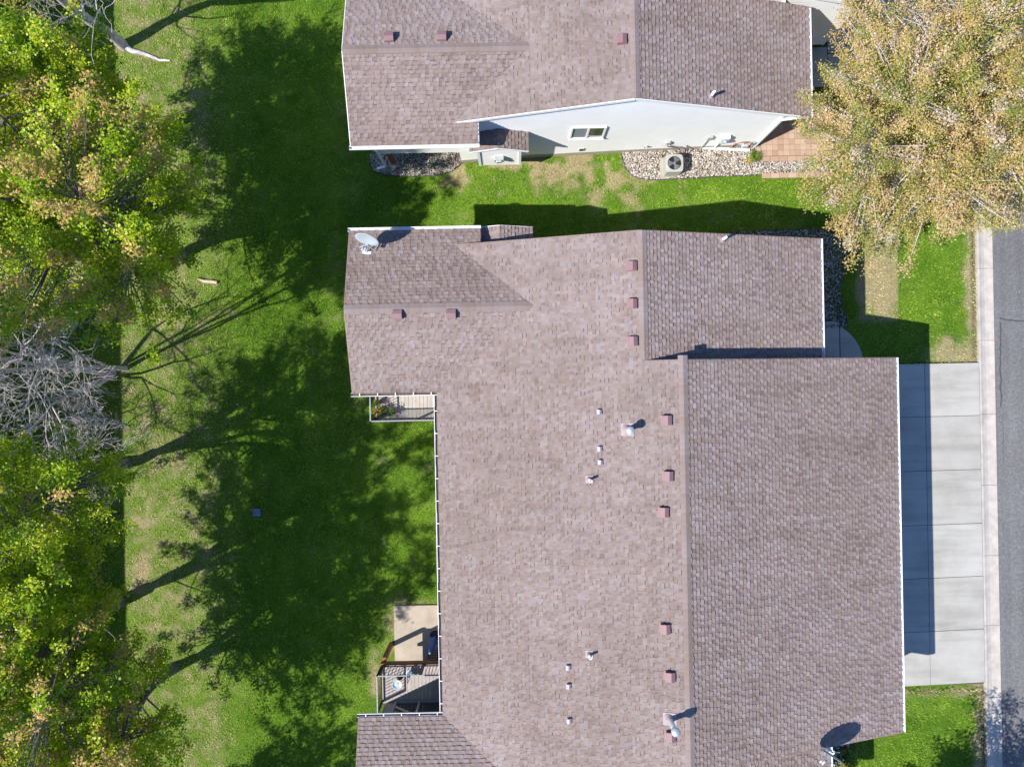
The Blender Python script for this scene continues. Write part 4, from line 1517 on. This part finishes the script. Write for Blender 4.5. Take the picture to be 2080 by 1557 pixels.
# river stones under the white gable
cv = gxy((1262, 309), (1264, 325), (1270, 342), (1282, 355), (1299, 363), (1330, 366), (1390, 363), (1450, 359), (1527, 356), (1534, 357))
bedA = cv + [(9.7, 8.06), (12.6, 8.06), (12.6, 8.56), (10.0, 8.56), (10.0, 9.3)] + [(9.6, YA + 0.1), (4.5, YA + 0.1)]
gravel(bedA, 8200, 0.062, M['river'], 'pale river stones around the air conditioner by the white wall', 1)
edging(cv, 'dark bed edging curving around the pale stones by the air conditioner')
cv = gxy((752, 318), (752, 334), (760, 347), (775, 354), (810, 358), (850, 359), (890, 356), (915, 349), (930, 338), (940, 328))
bedL = cv + [(-2.0, YA + 0.2), (-2.0, 10.6), (-5.3, 10.6)]
gravel(bedL, 4600, 0.06, M['river'], 'grey stones in the shaded bed under the raised wing', 2)
edging(cv, 'dark bed edging around the shaded stones under the raised wing')
cv = gxy((1480, 473), (1560, 468), (1640, 466), (1690, 470), (1712, 490), (1722, 520), (1716, 548), (1706, 575), (1704, 600), (1709, 622), (1718, 642), (1722, 662))
bedB = cv + [(12.2, 1.9), (9.9, 1.9), (9.9, 4.6), (8.0, 4.6)]
gravel(bedB, 5200, 0.07, M['lava'], 'dark grey rock bed along the right end of the middle house', 3)
edging(cv, 'black bed edging around the dark grey rocks')
bedC = [(x_, 2 * PB['yc'] - y_) for x_, y_ in bedB]
gravel(bedC, 3600, 0.07, M['lava'], 'dark rocks in the shaded bed at the bottom right below the eave', 4)

# rounded front walk
zc = 0.03
wk = empty('front_walk', (12.0, 0.6, 0))
tag(wk, 'rounded grey concrete front walk at the corner of the middle house', 'walk', kind='structure')
MB().box(9.98, 12.93, 0.34, 2.20, zc - 0.1, zc).build('slab', M['concrete'], wk, bevel=0.006)
mb = MB()
arc = [(12.945 + 0.02, 0.48)] + [(12.2 + 1.66 * math.cos(w), 0.48 + 1.70 * math.sin(w)) for w in np.linspace(0, math.acos(0.765 / 1.66), 14)]
mb.hexa([(a_, b2, zc - 0.1) for a_, b2 in arc], [(a_, b2, zc - 0.002) for a_, b2 in arc])
mb.build('slab', M['concrete'], wk)
NO_GRASS.append(lambda x, y: ((x - 12.2) ** 2 + (y - 0.48) ** 2 < 1.75 ** 2) & (y > 0.3))
wk2 = empty('front_walk', (11.0, 12.0, 0))
tag(wk2, 'shaded concrete walk beside the top house garage', 'walk', kind='structure')
MB().box(9.7, 12.66, 11.45, 13.0, zc - 0.1, zc).build('slab', M['concrete'], wk2, bevel=0.006)
MB().box(12.68, 14.6, 11.45, 12.72, zc - 0.1, zc - 0.002).build('slab', M['concrete'], wk2, bevel=0.006)
NO_GRASS.append(lambda x, y: (x > 9.6) & (x < 14.7) & (y > 11.4) & (y < 13))

# pavers by the top house
pv = empty('paver_walk', (10.2, 8.5, 0.0))
tag(pv, 'pink square pavers at the corner of the top house', 'pavers', kind='structure')
pm = []
for k in range(6):
    mb = MB()
    mb.tone = k / 5
    g_ = 0.106
    mb.hexa([(-g_, -g_, -0.05), (g_, -g_, -0.05), (g_, g_, -0.05), (-g_, g_, -0.05)], [(-g_, -g_, 0), (g_, -g_, 0), (g_, g_, 0), (-g_, g_, 0)])
    me = mb.mesh('paver')
    me.materials.append(M['paver'])
    pm.append(me)
px0, py0 = 10.10, 8.86
for i in range(13):
    for j in range(11):
        if px0 + 0.22 * i > 12.8:
            continue
        o = bpy.data.objects.new('paver', random.choice(pm))
        o.location = Vector((px0 + 0.22 * i, py0 + 0.22 * j, 0.045 + random.uniform(-0.002, 0.003))) - pv.location
        link(o, pv)
for i in range(9):
    for yy in (8.64, 7.98):
        if yy < 8.2 and i == 0:
            continue
        mb = MB()
        mb.tone = random.random()
        mb.box(10.0 + 0.34 * i + 0.006 - (0.33 if yy < 8.2 else 0), 10.34 + 0.34 * i - 0.006 - (0.33 if yy < 8.2 else 0), yy - 0.095, yy + 0.095, -0.02, 0.06)
        mb.build('border_stone', M['paver'], pv, bevel=0.008)
for j in range(7):
    mb = MB()
    mb.tone = random.random()
    mb.box(9.78, 9.975, 8.76 + 0.34 * j + 0.006, 9.10 + 0.34 * j - 0.006, -0.02, 0.06)
    if 8.76 + 0.34 * j < 9.0:
        mb.build('border_stone', M['paver'], pv, bevel=0.008)
MB().box(10.0, 12.6, 8.6, 11.28, -0.05, 0.012).build('joint_sand', M['joint'], pv)
NO_GRASS.append(lambda x, y: (x > 9.75) & (x < 12.8) & (y > 7.85) & (y < 11.5))


# clump by the pavers, small plants below the eave ------------------------------------
def clump(px, py, n, h, label, seed, mat='leaf', tipf=0.1, name='ornamental_grass'):
    p_ = on_ground(px, py)
    r = np.random.default_rng(seed)
    e_ = empty(name, p_)
    tag(e_, label, 'plant')
    mb = MB()
    mb2 = []
    V, Q, T = [], [], []
    for i in range(n):
        w = r.uniform(0, 2 * math.pi)
        L = h * r.uniform(0.6, 1.1)
        d_ = np.array([math.cos(w), math.sin(w), 0])
        s_ = np.array([-math.sin(w), math.cos(w), 0]) * 0.012
        b_0 = r.normal(0, 0.03, 3) * np.array([1, 1, 0])
        m1 = b_0 + d_ * L * 0.35 + np.array([0, 0, L * 0.65])
        m2 = b_0 + d_ * L * r.uniform(0.7, 0.95) + np.array([0, 0, L * r.uniform(0.2, 0.75)])
        k = len(V)
        V += [b_0 - s_, b_0 + s_, m1 + s_, m1 - s_, m2]
        Q += [(k, k + 1, k + 2, k + 3), (k + 3, k + 2, k + 4, k + 4)]
        T += [r.random()] * 2
    me = bpy.data.meshes.new('blades')
    me.from_pydata([tuple(v) for v in V], [], [q if q[2] != q[3] else q[:3] for q in Q])
    for nm, val in (('tone', T), ('tip', [tipf] * len(T))):
        a_ = me.attributes.new(nm, 'FLOAT', 'FACE')
        a_.data.foreach_set('value', np.array(val, dtype=np.float32))
    me.materials.append(M[mat])
    link(bpy.data.objects.new('blades', me), e_)


clump(1531, 320, 150, 0.34, 'bright green grass clump on the gravel beside the pink pavers', 3)
clump(1519, 327, 50, 0.16, 'small dry brown tuft left of the green grass clump', 4, tipf=0.8)


def shrub(px, py, rad, label, seed, tipf=0.05, tone=1.0):
    p_ = on_ground(px, py)
    e_ = empty('shrub', p_)
    tag(e_, label, 'shrub')
    r = np.random.default_rng(seed)
    C = np.array(p_) + np.array([0, 0, rad * 0.8]) + r.normal(0, 1, (24, 3)) * rad * 0.42
    mb = MB()
    for c_ in C:
        mb.tube([p_, p_ * 0.5 + Vector(c_) * 0.5 + Vector((0, 0, 0.05)), c_], [0.014, 0.009, 0.004], 4)
    mb.build('stem', M['bark'], e_)
    leaves('foliage', C, rad * 0.2, 900, 0.06, M['leaf'], e_, seed + 1, tipf)


shrub(1722, 1527, 0.3, 'small green shrub in the shade by the edge-on dish', 31)
shrub(1716, 1553, 0.26, 'small orange-tinged shrub at the bottom edge beside the eave', 33, 0.7)

# odd things on the back lawn
p_ = on_ground(522, 1040)
e = empty('valve_box', p_)
tag(e, 'small square slate-blue valve box lid in the back lawn', 'valve box')
MB().box(p_.x - 0.18, p_.x + 0.18, p_.y - 0.18, p_.y + 0.18, p_.z - 0.1, p_.z + 0.05).build('box', M['edging'], e, bevel=0.01)
MB().box(p_.x - 0.16, p_.x + 0.16, p_.y - 0.16, p_.y + 0.16, p_.z + 0.045, p_.z + 0.062).build('lid', M['lidblue'], e, bevel=0.006)

# ------------------------------------------------------------------ trees
def bez(a, b_, c_, n):
    return [a * (1 - t) ** 2 + b_ * 2 * t * (1 - t) + c_ * t * t for t in np.linspace(0, 1, n)]


def make_tree(name, label, base, Ht, Rad, cb, nstem, seed, nclus, nleaf, lsize, leafm, barkm, r0=0.17, lean=(0, 0), tip=0.3, group=None, sig=0.115, plume=0.75, fork=0.11, spread=1.0, cat='tree', tone_r=(0.2, 0.72), voids=0.8):
    r = np.random.default_rng(seed)
    base = np.array(base)
    e = empty(name, tuple(base))
    tag(e, label, cat, group)
    cz = (cb + Ht) / 2
    hb = (Ht - cb) / 2
    cen = base + np.array([lean[0], lean[1], cz])
    fk = base + np.array([lean[0] * 0.12, lean[1] * 0.12, Ht * fork])
    mb = MB()
    rootp = [base + np.array([0, 0, -0.15]), base + np.array([0.0, 0.0, 0.12]), (base + fk) / 2 + r.normal(0, 0.03, 3), fk]
    mb.tube(rootp, [r0 * 1.65, r0 * 1.2, r0 * 1.0, r0 * 0.95], 9)
    limbs = []
    a0 = r.uniform(0, 6.28)
    for i in range(nstem):
        w = a0 + 2 * math.pi * i / nstem + r.normal(0, 0.25)
        rr = Rad * (r.uniform(0.35, 0.8) if i else 0.15) * spread
        tz = r.uniform(0.15, 0.75)
        tgt = cen + np.array([rr * math.cos(w), rr * math.sin(w), hb * tz])
        mid = fk + (tgt - fk) * 0.45 + np.array([0, 0, 0.10 * Ht]) - np.array([math.cos(w), math.sin(w), 0]) * rr * 0.18
        P = bez(fk - np.array([0, 0, 0.1]), mid, tgt, 12)
        P = [q + r.normal(0, 0.05, 3) * min(1, k / 3) for k, q in enumerate(P)]
        rl = r0 * r.uniform(0.48, 0.68)
        mb.tube(P, np.linspace(rl, 0.022, 12), 7)
        for k, q in enumerate(P):
            limbs.append((q, rl + (0.022 - rl) * k / 11))
    LP = np.array([q for q, _ in limbs])
    # lobed crown
    ph_ = r.uniform(0, 6.28, 6)
    pts = []
    while len(pts) < nclus:
        d_ = r.normal(0, 1, 3)
        d_ /= np.linalg.norm(d_)
        w = math.atan2(d_[1], d_[0])
        lob = 1 + 0.13 * math.sin(3 * w + ph_[0] + d_[2] * 2) + 0.09 * math.sin(5 * w + ph_[1] - 3 * d_[2]) + 0.07 * math.sin(9 * w + ph_[2])
        k = r.random() ** (1 / 2.4)
        q = cen + d_ * np.array([Rad, Rad, hb]) * k * lob * r.uniform(0.9, 1.05)
        # narrower towards the bottom
        f = (q[2] - (base[2] + cb)) / (Ht - cb)
        if f < 0.35 and r.random() > 0.35 + f * 1.6:
            continue
        g = math.sin(2.6 * q[0] + ph_[3] + 0.7 * math.sin(1.7 * q[2])) + math.sin(2.8 * q[1] + ph_[4] + 0.6 * math.sin(1.3 * q[0])) + math.sin(2.3 * q[2] + ph_[5])
        if g < -0.1 and r.random() < voids:
            continue
        pts.append(q)
    pts = np.array(pts)
    allP, allT, allTip = [], [], []
    per = nleaf // nclus
    for q in pts:
        cost = np.linalg.norm(LP - q, axis=1) + 1.2 * np.maximum(0, LP[:, 2] - q[2] + 0.15)
        j = int(np.argmin(cost))
        s_ = LP[j]
        mid = (s_ + q) / 2 + np.array([0, 0, -0.12 * np.linalg.norm(q - s_)]) + r.normal(0, 0.12, 3)
        P = bez(s_, mid, q, 6)
        mb.tube(P, np.linspace(min(limbs[j][1] * 0.7, 0.035), 0.006, 6), 4, False)
        L = np.linalg.norm(q - s_)
        n = max(6, int(per * r.uniform(0.55, 1.4)))
        t = 1.02 - np.abs(r.normal(0, 0.42, n)) * min(1.0, 1.3 * plume / max(L, 0.3))
        t = np.clip(t, 0.05, 1.12)[:, None]
        pos = s_ * (1 - t) ** 2 + mid * 2 * t * (1 - t) + q * t * t + r.normal(0, sig, (n, 3)) * np.array([1, 1, 0.8])
        f = (q[2] - base[2]) / Ht
        out = np.linalg.norm((q - cen) / np.array([Rad, Rad, hb]))
        ct = float(r.random() < tip * (0.25 + 1.5 * max(0, f - 0.35)) * (0.4 + out))
        allP.append(pos)
        tone_c = r.uniform(*tone_r)
        allT.append(np.clip(tone_c + r.normal(0, 0.17, n) + (r.random(n) < 0.05) * 0.5, 0, 1))
        allTip.append(ct * (r.random(n) < 0.8) * r.uniform(0.35, 1.0, n) + (1 - ct) * (r.random(n) < 0.02) * r.uniform(0.2, 0.6, n))
    mb.build('trunk', barkm, e, True)
    if nleaf:
        P = np.concatenate(allP)
        leaf_mesh('crown', P, lsize * r.uniform(0.65, 1.3, len(P)), np.concatenate(allT), np.concatenate(allTip), leafm, e, r, 0.95)
    return e


GM = 'maple trees along the back lawn'


def gnd_at(px, py):
    q = on_ground(px, py)
    return (q.x, q.y, q.z)


make_tree('maple_tree', 'tall green maple second from the top on the left edge', gnd_at(303, 268), 10.0, 3.4, 2.8, 6, 11, 540, 58000, 0.09, M['maple'], M['bark'], 0.2, (-0.9, -1.2), 0.14, GM)
make_tree('maple_tree', 'broad green maple with orange leaf tips left of the middle house', gnd_at(366, 520), 12.0, 4.5, 2.4, 7, 12, 860, 112000, 0.09, M['maple'], M['bark'], 0.24, (-0.2, 0.2), 0.30, GM)
make_tree('maple_tree', 'green maple just below the bare grey tree on the left', gnd_at(252, 940), 12.5, 3.8, 3.4, 6, 13, 520, 58000, 0.09, M['maple'], M['bark'], 0.21, (0.2, -1.3), 0.05, GM)
make_tree('maple_tree', 'green maple with thick leaning trunk in the lower left', gnd_at(238, 1222), 13.0, 4.4, 3.4, 6, 14, 620, 70000, 0.09, M['maple'], M['bark'], 0.25, (0.5, 0.0), 0.26, GM)
make_tree('maple_tree', 'orange-tipped maple at the bottom left corner', gnd_at(350, 1357), 10.5, 3.9, 2.4, 6, 15, 480, 56000, 0.09, M['maple'], M['bark'], 0.2, (-0.4, -0.3), 0.40, GM)
make_tree('maple_tree', 'maple mostly below the bottom edge, its shadow on the lawn', (-14.6, -19.6, -2.0), 10.0, 3.6, 2.6, 6, 16, 320, 30000, 0.10, M['maple'], M['bark'], 0.2, (-0.4, 0), 0.4, GM)
make_tree('crabapple_tree', 'large blossoming tree with yellow-orange leaves at the top right', (14.1, 8.4, 0.0), 7.6, 5.0, 1.4, 8, 17, 1400, 250000, 0.062, M['crab'], M['grey_bark'], 0.2, (0.4, 0.3), 0.12, 'blossoming front-yard trees', 0.12, tone_r=(0.1, 0.85), voids=0.15)
make_tree('crabapple_tree', 'blossoming tree below the bottom right corner, shading kerb and street', (15.0, -18.6, 0.0), 7.8, 4.2, 1.8, 7, 18, 420, 34000, 0.095, M['crab'], M['grey_bark'], 0.18, (0, 0), 0.12, 'blossoming front-yard trees', 0.16)


def bare_tree(name, label, base, dirs, L0, r0, seed, depth, leaf_n, group=None, spread=0.55, host=None):
    r = np.random.default_rng(seed)
    e = host if host is not None else empty(name, base)
    if host is None:
        tag(e, label, 'tree', group)
    mb, tw = MB(), MB()
    tips = []

    def grow(p, d, L, rad, lev):
        n = 4 if lev < 3 else 3
        P = [np.array(p)]
        dd = np.array(d)
        for i in range(n):
            dd = dd + r.normal(0, 0.10 + 0.03 * lev, 3) + np.array([0, 0, 0.05])
            dd /= np.linalg.norm(dd)
            P.append(P[-1] + dd * L / n)
        rad2 = max(rad * 0.62, 0.006)
        (mb if lev < 3 else tw).tube(P, np.linspace(rad, rad2, n + 1), 7 if lev < 2 else (5 if lev < 3 else 3), False)
        if lev >= depth:
            tips.append(P[-1])
            return
        k = [2, 3, 3, 4, 4, 3][min(lev, 5)]
        for i in range(k):
            t = 1.0 if i < 2 else r.uniform(0.3, 0.95)
            j = t * n
            q = P[int(min(n - 1, j))] * (1 - (j - int(min(n - 1, j)))) + P[int(min(n - 1, j)) + 1] * (j - int(min(n - 1, j)))
            nd = dd + r.normal(0, spread, 3) * np.array([1, 1, 0.7])
            nd /= np.linalg.norm(nd)
            grow(q, nd, L * r.uniform(0.58, 0.86), rad2 * r.uniform(0.6, 0.85), lev + 1)
    b = np.array(base)
    for d, l_, rr in dirs:
        d = np.array(d, dtype=float)
        grow(b - np.array([0, 0, 0.1]), d / np.linalg.norm(d), L0 * l_, r0 * rr, 0)
    mb.build('trunk' if host is None else 'lower_limb', M['grey_bark'], e, True)
    tw.build('twigs', M['grey_bark'], e)
    if leaf_n:
        leaves('crown', np.array(tips), 0.10, leaf_n, 0.055, M['maple'], e, seed + 5, 0.1)
    return e


tall = make_tree('tall_tree', 'tall tree with bare grey lower limbs between the two maple groups on the left', gnd_at(255, 748), 14.5, 2.6, 9.4, 5, 19, 240, 30000, 0.10, M['maple'], M['grey_bark'], 0.08, (-0.5, 0.1), 0.1, None, fork=0.13)
bare_tree('', '', gnd_at(232, 757),
          [((-0.15, 0.12, 1), 1.05, 1.0), ((-0.25, -0.30, 0.8), 0.95, 0.7), ((0.22, -0.42, 0.8), 0.9, 0.6), ((0.1, 0.35, 0.9), 0.9, 0.6)], 3.2, 0.11, 22, 6, 250, spread=0.6, host=tall)
bare_tree('bare_shrub', 'low bare grey brush under the leafless tree', gnd_at(215, 850),
          [((-0.5, -0.1, 0.7), 1, 1), ((0.4, 0.1, 0.8), 0.8, 0.8), ((0.1, -0.6, 0.7), 1, 1), ((-0.3, 0.5, 0.7), 0.9, 0.9)], 1.0, 0.05, 23, 5, 120, spread=0.6)
bud = bare_tree('budding_tree', 'grey tree with sparse new leaves at the top left corner', gnd_at(250, 93),
          [((-0.05, 0.02, 1), 1.35, 1.0)], 3.3, 0.24, 25, 6, 1800, spread=0.7)
bb = np.array(gnd_at(250, 93))
for k, (dz_, dirs) in enumerate(((1.9, [((-0.9, -0.3, 0.6), 1.0, 1.0), ((0.5, 0.7, 0.6), 0.9, 0.8)]), (2.8, [((0.6, -0.2, 0.7), 1.0, 0.9), ((-0.6, 0.8, 0.5), 1.0, 1.0), ((-0.7, -0.8, 0.6), 1.0, 0.9)]))):
    bare_tree('', '', tuple(bb + np.array([-0.05 * dz_, 0.02 * dz_, dz_])), dirs, 1.05, 0.05, 60 + k, 4, 260, spread=0.6, host=bud)
# surface root running from the budding tree
mb = MB()
rp = [on_ground(x, y) for x, y in ((256, 96), (268, 104), (290, 109), (312, 117), (325, 123), (346, 124))]
mb.tube([q + Vector((0, 0, 0.03)) for q in rp], [0.14, 0.11, 0.085, 0.07, 0.06, 0.03], 8)
tag(mb.build('fallen_limb', M['grey_bark'], None, True), 'pale bare limb lying on the lawn at the top left trunk', 'branch')
mb = MB()
rp = [on_ground(x, y) for x, y in ((402, 566), (415, 571), (430, 572), (442, 574))]
mb.tube([q + Vector((0, 0, 0.05)) for q in rp], [0.05, 0.07, 0.075, 0.06], 8)
tag(mb.build('log', M['sand'], None, True), 'short pale log on the lawn beside the broad maple', 'log')

# the row of houses behind, just beyond the left edge: its eave shades the strip under the trees
nb = empty('neighbour_house', (-26, 0, -2))
tag(nb, 'house beyond the left edge whose straight shadow lies under the trees', 'house')
for s in (0,):
    mb = MB()
    mb.box(-34, -22.0, -40, 40, -2.2, 3.3)
    mb.build('wall', M['siding_tan'], nb)
    mb = MB()
    mb.hexa([(-21.35, -40.5, 3.2), (-28, -40.5, 5.2), (-28, 40.5, 5.2), (-21.35, 40.5, 3.2)], [(-21.35, -40.5, 3.32), (-28, -40.5, 5.32), (-28, 40.5, 5.32), (-21.35, 40.5, 3.32)])
    mb.hexa([(-28, -40.5, 5.2), (-34.6, -40.5, 3.2), (-34.6, 40.5, 3.2), (-28, 40.5, 5.2)], [(-28, -40.5, 5.32), (-34.6, -40.5, 3.32), (-34.6, 40.5, 3.32), (-28, 40.5, 5.32)])
    mb.build('roof', M['shingle'], nb)

# ------------------------------------------------------------------ grass
def bare(x, y):
    k = np.zeros(x.shape, bool)
    for (a_, b2, c_, d_) in ((-2.05, 10.05, -16.3, 4.6), (9.9, 12.9, -12.1, 0.42), (12.7, 18.5, dy[0] - 0.05, dy[-1] + 0.02), (-5.25, -2, -16, -12.3), (-5.2, -2, 0.7, 4.4),
                             (-2.0, 9.7, YA, 25), (12.6, 18.5, 12.7, 25), (18.4, 27.4, -60, 60), (x0, -2, -12.7, y1), (-5.2, -1.9, YA, 25)):
        k |= (x > a_) & (x < b2) & (y > c_) & (y < d_)
    for f in NO_GRASS:
        k |= f(x, y)
    return k


NB = 720000
gr = np.random.default_rng(99)
x = gr.uniform(-19.5, 18.6, NB)
y = gr.uniform(-16.6, 16.6, NB)
dr = dry_map(x, y)
keep = ~bare(x, y) & (gr.random(NB) > dr * 0.58) & (gr.random(NB) < 0.45 + 0.75 * fnoise(x, y, 0.5, 31))
x, y, dr = x[keep], y[keep], dr[keep]
n = len(x)
w = gr.uniform(0, 2 * math.pi, n)
h = gr.uniform(0.03, 0.085, n)
ln = gr.uniform(0.03, 0.09, n)
wd = gr.uniform(0.008, 0.019, n)
z = np.interp(x, GX, GZ) + 0.03 * (fnoise(x, y, 1.6, 3) - 0.5) - 0.03 + yard(x, y)
cx, sx = np.cos(w), np.sin(w)
V = np.stack([np.stack([x - sx * wd, y + cx * wd, z], 1), np.stack([x + sx * wd, y - cx * wd, z], 1), np.stack([x + cx * ln, y + sx * ln, z + h], 1)], 1).reshape(-1, 3)
tone = np.clip(-0.23 + 0.70 * fnoise(x, y, 1.7, 41) + 0.75 * fnoise(x, y, 0.26, 47) + 0.05 * np.sign(np.sin(x * 2 * math.pi / 1.1)) + 0.42 * sstep(-10.0, -13.0, x) + gr.normal(0, 0.2, n), 0, 1)
grass = np_mesh('grass', V, np.arange(3 * n).reshape(-1, 3), {'tone': ('FACE', tone), 'dry': ('FACE', np.clip(dr * 1.1 + (gr.random(n) < 0.012) * 0.35, 0, 1))}, M['grass'], None, False, True)
tag(grass, 'short lawn grass around the houses', 'grass', kind='stuff')

# petals dropped around the blossoming trees
pr = np.random.default_rng(321)
n = 520
ang, rad = pr.uniform(0, 2 * math.pi, n), np.abs(pr.normal(0, 4.6, n))
x = np.where(pr.random(n) < 0.75, 14.6 + rad * np.cos(ang), pr.uniform(18.5, 19.1, n))
y = np.where(x > 18.48, pr.uniform(-14, 12, n), 7.6 + rad * np.sin(ang))
ok = ~((x < 13.5) & (y < 0.8)) & ~((x < 10.9) & (y < 5.0)) & (y < YA) & (x > 9.0)
x, y = x[ok], y[ok]
z = np.where(x > 18.4, 0.004, 0.05)
z = np.where((x > 12.9) & (x < 18.4) & (y < 0.5), 0.018, z)
P = np.stack([x, y, z], 1)
n = len(x)
o = leaf_mesh('fallen_petals', P, pr.uniform(0.025, 0.045, n), pr.uniform(0.5, 1, n), pr.random(n), M['crab'], None, pr, 3.0)
tag(o, 'pale petals and leaves fallen around the blossoming tree and kerb', 'petals', kind='stuff')
